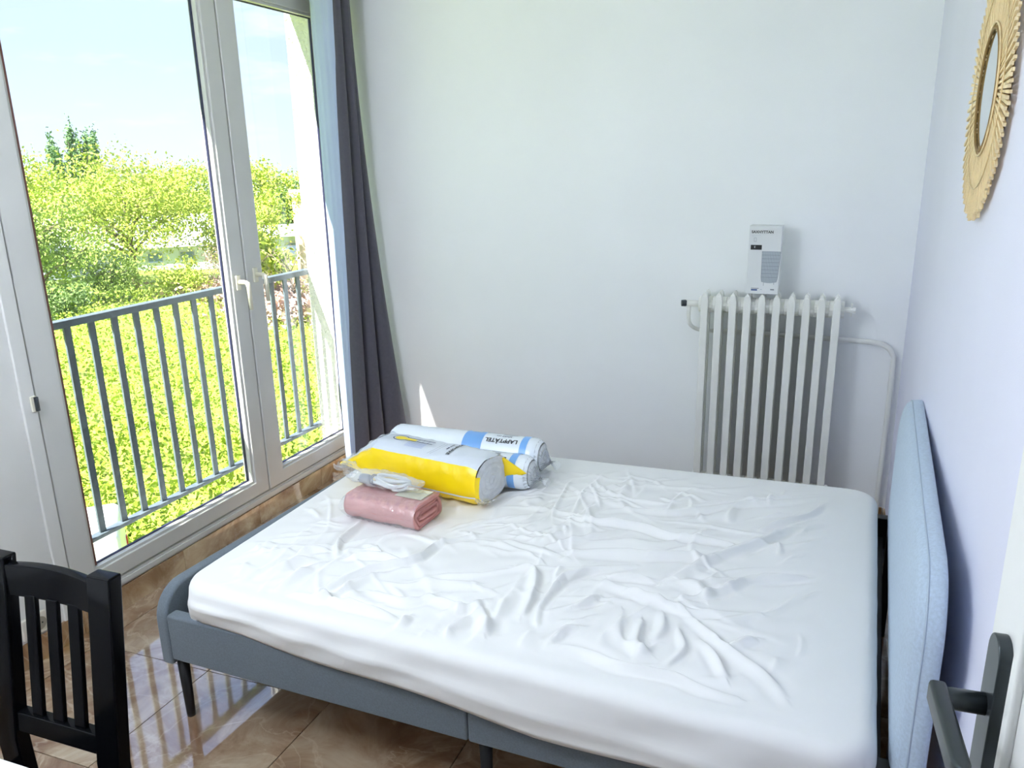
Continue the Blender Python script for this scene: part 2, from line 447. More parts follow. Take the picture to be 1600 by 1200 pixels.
rail(.003, .045); rail(BW - .045, BW - .003)
# inner black steel frame and slats
MB().box((.044, .05, .262), (.075, BW - .05, .345)).build('cross_bar', m_blackm, bed, bevel=.002)
MB().box((1.955, .05, .262), (1.985, BW - .05, .345)).build('cross_bar', m_blackm, bed, bevel=.002)
MB().box((.075, BW / 2 - .02, .225), (1.955, BW / 2 + .02, .262)).build('middle_beam', m_blackm, bed)
slat = MB().box((-.035, .05, .262), (.035, BW - .05, .276)).mesh('slat', mat('birch_slat', lin((205, 180, 140)), .6, var=.15))
for k in range(14):
    s_ = obj('slat', slat, bed); s_.location = (.17 + k * .13, 0, 0)
legm = MB().tube([(0, 0, 0), (0, 0, .012), (0, 0, .222)], [.0125, .0135, .0185], 14).mesh('leg', m_blackm, True)
for u, v in ((.035, .045), (.035, BW - .045), (1.055, .05), (1.055, BW - .05), (1.99, .05), (1.99, BW - .05)):
    l = obj('leg', legm, bed); l.location = (u, v, 0)
# headboard: padded panel with a seam near its rim
def rrect2(x0, x1, z0, z1, rt_, rb_, n=12):
    p = []
    for cx, cz, r, a0, a1 in ((x0 + rb_, z0 + rb_, rb_, 1.5 * PI, PI), (x0 + rt_, z1 - rt_, rt_, PI, PI / 2), (x1 - rt_, z1 - rt_, rt_, PI / 2, 0), (x1 - rb_, z0 + rb_, rb_, 0, -PI / 2)):
        for i in range(n + 1):
            a = a0 + (a1 - a0) * i / n; p.append((cx + r * math.cos(a), cz + r * math.sin(a)))
    return p
def headboard():
    z0, z1, r = .335, .872, .15
    poly = np.array(rrect2(-.005, BW + .005, z0, z1, r, .05))
    # resample evenly
    Q = np.vstack([poly, poly[:1]]); seg = np.hypot(*np.diff(Q, axis=0).T); c = np.concatenate([[0], np.cumsum(seg)])
    n = 220; t = np.linspace(0, c[-1], n, endpoint=False)
    P = np.stack([np.interp(t, c, Q[:, 0]), np.interp(t, c, Q[:, 1])], 1)
    ctr = np.array([BW / 2, (z0 + z1) / 2])
    def inset(d):
        # inset toward a shrunken rounded box
        p = np.array(rrect2(-.005 + d, BW + .005 - d, z0 + d, z1 - d, max(r - d, .02), max(.05 - d, .012)))
        Q = np.vstack([p, p[:1]]); sg = np.hypot(*np.diff(Q, axis=0).T); cc = np.concatenate([[0], np.cumsum(sg)])
        tt = np.linspace(0, cc[-1], n, endpoint=False)
        return np.stack([np.interp(tt, cc, Q[:, 0]), np.interp(tt, cc, Q[:, 1])], 1)
    prof = [(.060, 2.046), (.02, 2.047), (.004, 2.044), (0, 2.039), (0, 2.026), (.003, 2.014), (.006, 2.010), (.012, 1.999), (.03, 1.990), (.06, 1.984), (.10, 1.980), (.16, 1.978), (.20, 1.977)]
    V = []; F = []
    for d, u in prof:
        q = inset(d)
        V += [(u + .012, p[0], p[1]) for p in q]
    for i in range(len(prof) - 1):
        for k in range(n):
            k2 = (k + 1) % n
            F.append((i * n + k, i * n + k2, (i + 1) * n + k2, (i + 1) * n + k))
    F.append(tuple(range(n))); F.append(tuple((len(prof) - 1) * n + k for k in range(n)))
    hb = MB().add(V, F).build('headboard', m_headb, bed, smooth=True)
    q = inset(.0045)
    pts = [(2.0225, p[0], p[1]) for p in q]; pts.append(pts[0])
    MB().tube(pts, .0022, 5, cap=False).build('seam', m_seam, hb, smooth=True)
headboard()
for v in (.13, BW - .13):
    MB().box((1.995, v - .03, .0), (2.025, v + .03, .43)).build('headboard_post', m_blackm, bed, bevel=.003)
for v in (.055, BW - .055):
    MB().box((1.95, v - .02, .30), (2.0, v + .02, .415)).build('bracket', m_blackm, bed, bevel=.003)

# ================================================================== MATTRESS and SHEET
FN, HN, HF, FF = (.762, -2.19), (2.635, -2.315), (2.685, -.815), (.752, -.85)
def outline(inset, r, n):
    C = [np.array(p) for p in (FN, HN, HF, FF)]
    ctr = sum(C) / 4
    # inset each corner along both edges
    out = []
    K = []
    for i in range(4):
        p, a, b = C[i], C[i - 1], C[(i + 1) % 4]
        da = (a - p) / np.linalg.norm(a - p); db = (b - p) / np.linalg.norm(b - p)
        K.append((p + (da + db) * inset, da, db))
    for p, da, db in K:
        ra = max(r - inset, .01)
        s0, s1 = p + da * ra, p + db * ra
        c = p + (da + db) * ra
        for k in range(13):
            a = (PI / 2) * k / 12
            out.append(c - da * ra * math.sin(a) * 1.0 - db * ra * math.cos(a) if False else c + (-db) * ra * math.cos(a) + (-da) * ra * math.sin(a))
    out = np.array(out); Q = np.vstack([out, out[:1]])
    sg = np.hypot(*np.diff(Q, axis=0).T); cc = np.concatenate([[0], np.cumsum(sg)]); t = np.linspace(0, cc[-1], n, endpoint=False)
    return np.stack([np.interp(t, cc, Q[:, 0]), np.interp(t, cc, Q[:, 1])], 1)
RIDGES = [[[2.096,-1.75],[2.136,-1.68],[2.236,-1.523],[2.303,-1.426],[2.375,-1.322],[2.491,-1.21]],[[2.145,-1.848],[2.196,-1.771],[2.261,-1.718],[2.326,-1.648],[2.402,-1.606]],[[1.828,-2.054],[1.802,-1.95],[1.813,-1.846],[1.864,-1.78],[1.918,-1.719],[2.0,-1.666]],[[1.707,-1.645],[1.791,-1.569],[1.892,-1.463]],[[1.699,-1.42],[1.882,-1.425],[2.061,-1.448],[2.248,-1.434]],[[1.836,-1.317],[2.058,-1.244],[2.272,-1.114],[2.511,-0.961]],[[2.052,-1.215],[2.27,-1.09],[2.484,-0.945]],[[1.784,-1.657],[1.947,-1.612],[2.109,-1.575],[2.206,-1.534]],[[1.916,-2.134],[2.07,-2.157],[2.199,-2.168],[2.339,-2.178]],[[2.201,-1.886],[2.297,-1.996],[2.394,-2.09],[2.458,-2.162]],[[1.885,-2.126],[1.912,-2.079],[1.946,-2.054]],[[2.007,-1.938],[2.036,-2.023],[2.066,-2.063],[2.11,-2.079]],[[2.129,-1.911],[2.144,-1.986],[2.126,-2.03]],[[2.193,-1.995],[2.211,-2.062],[2.173,-2.133]],[[1.903,-1.808],[2.024,-1.83],[2.141,-1.864],[2.346,-1.85]],[[1.675,-1.802],[1.73,-1.817],[1.77,-1.946],[1.779,-2.03]],[[2.317,-2.002],[2.345,-1.968],[2.369,-1.953]],[[2.073,-1.75],[2.019,-1.744],[1.952,-1.758]],[[2.214,-1.795],[2.184,-1.744],[2.13,-1.731]],[[2.324,-1.298],[2.448,-1.148],[2.499,-1.026]],[[2.466,-1.568],[2.382,-1.629]],[[1.928,-1.893],[1.892,-1.949]],[[2.078,-1.969],[2.1,-2.064],[2.132,-2.089]],[[2.262,-2.021],[2.296,-2.08],[2.313,-2.118]],[[1.188,-2.081],[1.229,-2.023],[1.295,-1.948],[1.369,-1.852],[1.38,-1.73],[1.474,-1.645]],[[1.119,-1.904],[1.068,-1.799],[1.058,-1.669]],[[1.169,-1.903],[1.255,-1.866],[1.335,-1.864]],[[1.195,-2.093],[1.353,-2.147],[1.457,-2.15]],[[1.653,-2.224],[1.631,-2.151],[1.653,-2.095],[1.669,-2.039]],[[1.491,-2.223],[1.492,-2.138]],[[1.139,-2.126],[1.239,-2.099],[1.313,-1.965]],[[1.017,-1.955],[1.03,-1.9],[1.07,-1.869]],[[1.173,-1.8],[1.25,-1.843],[1.191,-1.829]],[[1.071,-2.121],[1.081,-2.044],[1.108,-1.964]],[[1.425,-1.957],[1.522,-1.953],[1.593,-1.914]],[[1.501,-2.03],[1.621,-2.056],[1.662,-1.989]],[[1.58,-2.249],[1.572,-2.195]],[[0.978,-2.063],[1.027,-1.992],[1.068,-1.954]],[[1.653,-2.019],[1.7,-2.079],[1.721,-2.144]],[[1.356,-2.052],[1.445,-2.063],[1.526,-2.008]]]
def waves(X, Y, n, k0, k1, seed):
    r = np.random.default_rng(seed); h = np.zeros_like(X)
    for i in range(n):
        k = k0 * (k1 / k0) ** r.random(); a = r.random() * 2 * PI; ph = r.random() * 2 * PI
        h += np.sin(k * (X * math.cos(a) + Y * math.sin(a)) + ph + 1.3 * np.sin(k * .37 * (X * math.sin(a) - Y * math.cos(a)) + ph * 2)) / math.sqrt(n)
    return h
def wrinkle(X, Y):
    h = np.zeros_like(X)
    wx = X + .010 * waves(X, Y, 5, 14, 30, 3); wy = Y + .010 * waves(X, Y, 5, 14, 30, 4)
    rr = np.random.default_rng(5)
    for idx, R in enumerate(RIDGES):
        P = catmull(R, 14) if len(R) > 2 else np.array(R)
        best = np.full_like(X, 9.0); tt = np.zeros_like(X); sd = np.zeros_like(X)
        n = len(P) - 1
        for i in range(n):
            a, b = P[i], P[i + 1]; d = b - a; l2 = d @ d + 1e-12
            t = np.clip(((wx - a[0]) * d[0] + (wy - a[1]) * d[1]) / l2, 0, 1)
            dx, dy = wx - a[0] - t * d[0], wy - a[1] - t * d[1]
            q = np.hypot(dx, dy); mk = q < best
            best = np.where(mk, q, best); tt = np.where(mk, (i + t) / n, tt); sd = np.where(mk, np.sign(d[0] * dy - d[1] * dx), sd)
        w = .007 + .006 * rr.random(); amp = (.0120 + .007 * rr.random()) * (.5 if idx in (11, 12, 13) else 1)
        fade = np.clip(np.sin(PI * np.clip(tt * .9 + .05, 0, 1)), 0, 1) ** .7
        wl = np.where(sd > 0, w * .7, w * 1.9)
        h += amp * fade * (np.exp(-(best / wl) ** 2) - .35 * np.exp(-((best - 2.2 * w) / (1.4 * w)) ** 2))
    # many finer creases: short curved ridges, sharper on one side, mostly across the middle of the bed
    for k in range(260):
        cx, cy = rr.uniform(.86, 2.50), rr.uniform(-2.14, -.95)
        a = rr.choice([.75, .95, 2.7, .25, 1.6]) + rr.normal(0, .28); ln = rr.uniform(.03, .05) if k % 3 else rr.uniform(.09, .20)
        cu_, w_, am = rr.normal(0, 1.6), rr.uniform(.0045, .0105), rr.uniform(.0030, .0075)
        dx, dy = wx - cx, wy - cy; u = dx * math.cos(a) + dy * math.sin(a); v = -dx * math.sin(a) + dy * math.cos(a)
        v = v + cu_ * u * u
        wl = np.where(v > 0, w_, w_ * 2.0)
        h += am * np.exp(-(u / ln) ** 4) * np.exp(-(v / wl) ** 2)
    h += .0022 * waves(X, Y, 8, 9, 22, 8) + .0010 * waves(X, Y, 10, 30, 80, 9)
    return h
def make_sheet():
    n = 1500; ER = .036; TOP = .492
    rows = []
    base = outline(ER, .10, n); ctr = base.mean(0)
    rings = np.concatenate([np.linspace(.004, .85, 170), np.linspace(.855, 1.0, 34)])
    Xs, Ys, Zs = [], [], []
    for rho in rings:
        p = ctr + (base - ctr) * rho
        Xs.append(p[:, 0]); Ys.append(p[:, 1]); Zs.append(np.full(n, TOP))
    X = np.array(Xs); Y = np.array(Ys); Z = np.array(Zs)
    rr = rings[:, None]
    e = np.clip((1 - rr) / .07, 0, 1); fade = e * e * (3 - 2 * e) * .9 + .1
    headfade = np.clip((2.62 - X) / .25, 0, 1) * .85 + .15
    farfade = np.clip((-.9 - Y) / .15, .25, 1)
    Z = Z + 1.15 * wrinkle(X, Y) * fade * headfade * farfade + .008 * (1 - rr ** 2)
    V = [(x, y, z) for i in range(len(rings)) for x, y, z in zip(X[i], Y[i], Z[i])]
    nr = len(rings)
    zb0 = Z[-1]
    # rounded edge and hanging sides
    outn = outline(0, .10, n)
    # outward normal
    d = np.roll(outn, -1, 0) - np.roll(outn, 1, 0); nm = np.stack([d[:, 1], -d[:, 0]], 1); nm /= np.linalg.norm(nm, axis=1)[:, None]
    if ((outn - ctr) * nm).sum() < 0: nm = -nm
    near = np.clip((-nm[:, 1] - .6) / .3, 0, 1)
    s = np.arange(n) / n
    sid = .5 + .5 * np.sin(s * 2 * PI * 23 + 2 * np.sin(s * 2 * PI * 7))
    for k in range(1, 7):
        a = PI / 2 * k / 6
        p = base + (outn - base) * math.sin(a); z = zb0 - ER * (1 - math.cos(a)) * 1.0
        V += [(x, y, zz) for (x, y), zz in zip(p, z)]
    t_ = np.clip((outn[:, 0] - 1.0) / .9, 0, 1)
    zbot = (.30 * (1 - near) + near * (.372 - .042 * t_ + .006 * np.sin(outn[:, 0] * 9)))
    zst = zb0 - ER
    for k in range(1, 11):
        q = k / 10
        bul = .004 * math.sin(q * PI * .9) - .008 * q * q
        fold = (.004 * np.sin(outn[:, 0] * 17 + 3 * q + 2 * np.sin(outn[:, 0] * 5)) + .003 * np.sin(outn[:, 1] * 31 + q)) * math.sin(q * PI)
        # diagonal sag line along the near side
        sag = near * .006 * np.exp(-((q - .25 - .45 * np.clip((outn[:, 0] - .8) / 1.8, 0, 1)) / .14) ** 2)
        p = outn + nm * (bul + fold + sag + near * .012 * q * t_)[:, None]
        z = zst + (zbot - zst) * q
        V += [(x, y, zz) for (x, y), zz in zip(p, z)]
    # tuck back under
    p = outn - nm * .05; V += [(x, y, zz + .004) for (x, y), zz in zip(p, zbot)]
    tot = nr + 6 + 10 + 1
    F = []
    for i in range(tot - 1):
        for k in range(n):
            k2 = (k + 1) % n
            F.append((i * n + k, i * n + k2, (i + 1) * n + k2, (i + 1) * n + k))
    F.append(tuple(range(n))[::-1])
    me = bpy.data.meshes.new('fitted_sheet'); me.from_pydata(V, [], F); me.materials.append(m_sheet)
    me.polygons.foreach_set('use_smooth', [True] * len(me.polygons)); me.update()
    return obj('fitted_sheet', me)
tag(make_sheet(), 'creased white cotton fitted sheet pulled over the bed mattress', 'sheet')
core = outline(.062, .10, 80)
tag(MB().prism([tuple(p) for p in core], 2, .277, .455).build('mattress', m_matt), 'thick foam mattress hidden under the creased white sheet', 'mattress')

# ================================================================== RADIATOR
RX0, RP = 1.940, .0612
rad = thing('column_radiator', 'white cast iron column radiator on the back wall with valve and pipe', 'radiator', (RX0, 0, 0))
def section_mesh():
    mb = MB()
    zt, zb = 1.072, .115
    def column(y0, y1, w):     # tapered lens column, pointed roof
        P = [(-w * .94, y0), (w * .94, y0), (w, y0 + .003), (w * .8, y1 - .004), (w * .6, y1), (-w * .6, y1), (-w * .8, y1 - .004), (-w, y0 + .003)]
        n = len(P); V = []; F = []
        lev = [(zb, .6), (zb + .02, 1), (zt - .035, 1), (zt - .012, .72), (zt, .12)]
        for z, s in lev:
            for x, y in P: V.append((x * s, y if s > .5 else y + (.006 if y < (y0 + y1) / 2 else -.006), z))
        for i in range(len(lev) - 1):
            for k in range(n):
                k2 = (k + 1) % n; F.append((i * n + k, i * n + k2, (i + 1) * n + k2, (i + 1) * n + k))
        F += [tuple(range(n))[::-1], tuple((len(lev) - 1) * n + k for k in range(n))]
        mb.add(V, F)
    column(-.170, -.118, .0160)
    column(-.102, -.050, .0160)
    for z in (1.012, .175):       # hubs linking the columns and the neighbouring sections
        mb.box((-.012, -.150, z - .040), (.012, -.070, z + .040))
        for q in range(1):
            mb.tube([(-RP / 2 + .0004, -.11, z), (RP / 2 - .0004, -.11, z)], .036, 18)
    return mb.mesh('section', m_rad)
sm = section_mesh()
for k in range(10):
    o = obj('section', sm, rad); o.location = (RP * k, 0, 0)
    d = o.modifiers.new('bevel', 'BEVEL'); d.width = .0012; d.segments = 1; d.limit_method = 'ANGLE'; d.angle_limit = math.radians(50)
for k in (0, 9):
    for yy in (-.155, -.065):
        MB().box((RP * k - .014, yy - .014, 0), (RP * k + .014, yy + .014, .13)).build('foot', m_rad, rad, bevel=.003)
MB().tube([(-.03, -.11, 1.012), (-.085, -.11, 1.012)], .014, 12).build('valve_body', m_rad, rad, smooth=True)
MB().tube([(-.085, -.11, 1.012), (-.092, -.112, 1.012), (-.110, -.118, 1.012)], [.010, .015, .014], 14).build('valve_cap', m_hand, rad)
MB().tube(list(catmull([(-.075, -.11, 1.0), (-.076, -.11, .95), (-.070, -.10, .915), (-.050, -.075, .892), (-.02, -.05, .880), (.03, -.035, .876)], 16)), .009, 10).build('inlet_pipe', m_pipe, rad, smooth=True)
pp = list(catmull([(.03, -.03, .876), (.30, -.03, .872), (.62, -.03, .866), (.715, -.03, .862), (.765, -.03, .848), (.795, -.03, .812), (.800, -.03, .75), (.800, -.03, .4), (.797, -.03, .002)], 60))
MB().tube(pp, .0115, 12).build('supply_pipe', m_pipe, rad, smooth=True)
MB().tube([(RP * 9 + .03, -.11, 1.012), (RP * 9 + .075, -.11, 1.012)], .012, 12).build('end_plug', m_rad, rad)
MB().box((RP * 9 + .055, -.118, .985), (RP * 9 + .062, -.102, 1.04)).build('bleed_key', m_rad, rad)

# ================================================================== LAMPSHADE BOX on the radiator
bx = thing('lampshade_box', 'tall white cardboard lampshade box standing on the radiator', 'box', (2.182, -.120, 1.0735), -.02)
bw, bh, bd = .0665, .288, .040
MB().box((-bw, -bd, 0), (bw, bd, bh)).build('carton', m_card, bx, bevel=.0015)
FY = -bd - .0006
def flat(name, polys, mtl, y=FY, parent=bx, th=.0005):
    mb = MB()
    for P in polys: mb.prism([(p[0], p[1]) for p in P], 1, y, y + th)
    return mb.build(name, mtl, parent)
def put_text(txt, size, x, z, mtl, bold=0, parent=bx, y=FY - .0002):
    v, f = text_mesh(txt, size, bold)
    mb = MB().add([(a + x, y, b + z) for a, b, c in v], f)
    return mb.build('lettering', mtl, parent, fix=False)
put_text('SAXHYTTAN', .0155, -.0125, .262, m_ink, .0003, y=FY - .0010)
flat('print_line', [[(-.055, .2475), (-.018, .2475), (-.018, .2482), (-.055, .2482)]], m_inkl)
flat('print_line', [[(-.055, .2435), (-.036, .2435), (-.036, .2441), (-.055, .2441)]], m_inkl)
def outl(x0, x1, z0, z1, t): return [[(x0, z0), (x1, z0), (x1, z0 + t), (x0, z0 + t)], [(x0, z1 - t), (x1, z1 - t), (x1, z1), (x0, z1)], [(x0, z0 + t), (x0 + t, z0 + t), (x0 + t, z1 - t), (x0, z1 - t)], [(x1 - t, z0 + t), (x1, z0 + t), (x1, z1 - t), (x1 - t, z1 - t)]]
for P in outl(-.046, -.036, .222, .238, .0009): flat('icon_edge', [P], m_inkg)
flat('black_label', [[(-.058, .188), (-.012, .188), (-.012, .208), (-.058, .208)]], m_ink)
put_text('E', .010, -.041, .199, m_card, .0002, y=FY - .0006)
# printed lampshade picture
zt, zb = .182, .052
def shade(u, w):
    """u 0..1 across, w 0..1 down"""
    half = .0375 - .0045 * w
    if w > .82: half *= math.sqrt(max(0, 1 - ((w - .82) / .40) ** 2))
    cx = .029 - .003 * w
    sag = .004 * math.sin(PI * u) * w
    return (cx + (u - .5) * 2 * half, zt - (zt - zb) * w - sag)
P = [shade(0, w / 20) for w in range(21)] + [shade(u / 10, 1) for u in range(1, 10)] + [shade(1, w / 20) for w in range(20, -1, -1)]
flat('shade_print', [P], m_inkl)
for u in [i / 11 for i in range(12)]:
    t = .0009 if u in (0, 1) else .0005
    Lp = [shade(u, w / 20) for w in range(21)]
    flat('shade_rib', [[(x - t, z) for x, z in Lp] + [(x + t, z) for x, z in Lp[::-1]]], m_inkg, y=FY - .0002)
for w in (0.01, .12, .24, .36, .48, .60, .72, .84):
    flat('shade_hoop', [[(shade(0, w)[0], shade(0, w)[1] - .0006), (shade(1, w)[0], shade(1, w)[1] - .0006), (shade(1, w)[0], shade(1, w)[1] + .0006), (shade(0, w)[0], shade(0, w)[1] + .0006)]], m_inkg, y=FY - .0002)
flat('foot_print', [[(.004, .036), (.0055, .036), (.0055, .052), (.004, .052)]], m_inkg)
flat('foot_print', [[(.046, .042), (.0475, .042), (.0475, .056), (.046, .056)]], m_inkg)
flat('blue_mark', [[(-.046, .014), (-.020, .014), (-.020, .020), (-.046, .020)]], m_inkb)
flat('print_line', [[(-.046, .0225), (-.014, .0225), (-.014, .0255), (-.046, .0255)]], m_inkg)
flat('print_line', [[(.034, .018), (.050, .018), (.050, .023), (.034, .023)]], m_inkg)
flat('print_line', [[(-.008, .0185), (-.001, .0185), (-.001, .021), (-.008, .021)]], m_inkl)

# ================================================================== CURTAIN
cu = thing('curtain', 'charcoal grey curtain with pale lining gathered beside the window', 'curtain', (.2, -.2, .08))
def sheetpath(top, bot, zs, n, power, wob=0.0):
    T = catmull(top, n); B = catmull(bot, n); rows = []
    for z in zs:
        t = np.clip(1 - (z - zs[0]) / (zs[-1] - zs[0]), 0, 1)
        k = t ** power
        q = T * (1 - k) + B * k
        if wob: q = q + wob * np.stack([np.sin(z * 7 + np.arange(n) * .6), np.cos(z * 5 + np.arange(n) * .9)], 1)
        rows.append([(a - .2, b + .2, z - .08) for a, b in q])
    return rows
zs = list(np.linspace(.095, 2.50, 50))
topd = [(.205, -.278), (.232, -.262), (.238, -.236), (.214, -.222), (.206, -.212), (.226, -.196), (.240, -.172), (.214, -.155), (.203, -.148), (.214, -.130), (.205, -.105), (.17, -.07), (.12, -.05)]
botd = [(.140, -.285), (.185, -.290), (.232, -.275), (.222, -.240), (.205, -.225), (.245, -.225), (.292, -.205), (.270, -.168), (.255, -.155), (.312, -.165), (.368, -.118), (.375, -.065), (.30, -.035)]
MB().grid(sheetpath(topd, botd, zs, 90, 1.6)).build('fabric', m_curt, cu, smooth=True, solid=.0015)
zl = list(np.linspace(.105, 2.50, 50))
topl = [(.092, -.262), (.112, -.272), (.15, -.282), (.19, -.282), (.222, -.272), (.225, -.255)]
botl = [(.085, -.270), (.100, -.280), (.118, -.288), (.14, -.289), (.158, -.287), (.165, -.272)]
MB().grid(sheetpath(topl, botl, zl, 40, 1.0, .0012)).build('lining', m_lining, cu, smooth=True, solid=.0012)

# ================================================================== BEDDING PACKS
ZS = .500
def tube_surf(x0, dirx, half_w, half_h, zc, ex=2.3):
    """returns f(u, ang, off): u along the axis from x0, ang 0 = towards camera side, PI/2 = up"""
    d = Vector((dirx[0], dirx[1], 0)).normalized(); side = Vector((d.y, -d.x, 0))   # points towards -y side
    base = Vector((x0[0], x0[1], zc))
    def f(u, a, off=0.0, sw=1.0, sh=1.0):
        c, s_ = math.cos(a), math.sin(a)
        k = 1.0 / ((abs(c) ** ex + abs(s_) ** ex) ** (1 / ex))
        w = (half_w(u) if callable(half_w) else half_w) * sw; h = (half_h(u) if callable(half_h) else half_h) * sh
        return base + d * u + side * (c * k * (w + off)) + Vector((0, 0, 1)) * (s_ * k * (h + off))
    return f
def surf_patch(f, u0, u1, a0, a1, nu=8, na=14, off=.0012):
    return [[f(u0 + (u1 - u0) * i / nu, a0 + (a1 - a0) * j / na, off) for j in range(na + 1)] for i in range(nu + 1)]
def wrap_text(f, txt, size, u0, a0, r, mode, off, bold):
    v, f_ = text_mesh(txt, size, bold); V = []
    for a, b, c in v:
        if mode == 'flip': V.append(f(u0 - a, a0 + b / r * -1 * -1 * -1, off) if False else f(u0 - a, a0 - b / r, off))
        else: V.append(f(u0 + b, a0 - a / r, off))
    return V, f_

def pillow(name, label, x0, r, length, with_text, rz=0.0):
    t = thing(name, label, 'pillow pack', (x0[0], x0[1], ZS))
    zc = r + .004
    rr = np.random.default_rng(int(x0[1] * -1000))
    prof = lambda u: r * (1 if .03 < u < length - .03 else (1 - .22 * (1 - min(u, length - u) / .03) ** 2))
    f = tube_surf((0, 0), (math.cos(rz), math.sin(rz)), prof, lambda u: prof(u) * .97, zc, 2.15)
    rows = []
    for i in range(41):
        u = length * i / 40
        rows.append([f(u, 2 * PI * j / 40, .0015 * math.sin(9 * j + u * 40) * (1 if i in (0, 1, 39, 40) else .4)) for j in range(41)])
    body = MB().grid(rows).build('roll', m_pill, t, smooth=True)
    # rolled quilt end, spiral of stuffing
    for uu, sgn in ((length, 1), (0.0, -1)):
        cap = []
        for i in range(10):
            s_ = 1 - i / 9 * .98
            cap.append([f(uu + sgn * (.012 * (1 - s_) ** .7 + .004 * math.sin(s_ * 20)), 2 * PI * j / 40, 0, s_, s_) for j in range(41)])
        MB().grid(cap).build('rolled_end', m_fill, t, smooth=True)
    if with_text:
        MB().grid(surf_patch(f, length - .072, length - .045, -PI * .25, PI * 1.0)).build('blue_band', m_blue, t, smooth=True)
        MB().grid(surf_patch(f, length - .305, length - .225, -PI * .2, PI * .80)).build('blue_label', m_blue, t, smooth=True)
        MB().grid(surf_patch(f, length - .288, length - .245, PI * .53, PI * .57, off=.002)).build('print_oval', m_card, t)
        V, F_ = wrap_text(f, 'LAPPTÅTEL', .026, length - .150, PI * .33, r, 'flip', .002, .0006)
        MB().add(V, F_).build('lettering', m_ink, t, fix=False)
        V, F_ = wrap_text(f, '50x60 cm', .016, length - .146, PI * .45, r, 'flip', .002, .0002)
        MB().add(V, F_).build('lettering', m_navy, t, fix=False)
        MB().grid(surf_patch(f, length - .155, length - .098, PI * .515, PI * .53, off=.002)).build('print_line', m_inkg, t)
    # loose gathered film at the far end
    film = []
    for i in range(13):
        q = i / 12; sc = 1.0 - .62 * q ** 1.2
        film.append([f(length - .012 + .075 * q, 2 * PI * j / 48, .008 * math.sin(j * 2.4 + q * 6) * math.sin(PI * min(1, q * 1.2)) * r / .07, sc, sc * (1 - .55 * q)) - Vector((0, 0, .030 * q)) for j in range(49)])
    MB().grid(film).build('film_tail', m_film2, t, smooth=True)
    return t
pillow('rolled_pillow', 'longer rolled pillow in printed white wrap, rearmost pack on the bed', (.875, -1.085), .070, .625, True)
pillow('rolled_pillow', 'rolled pillow in white wrap wedged between yellow bag and rear pillow', (.90, -1.228), .064, .615, True, -.02)

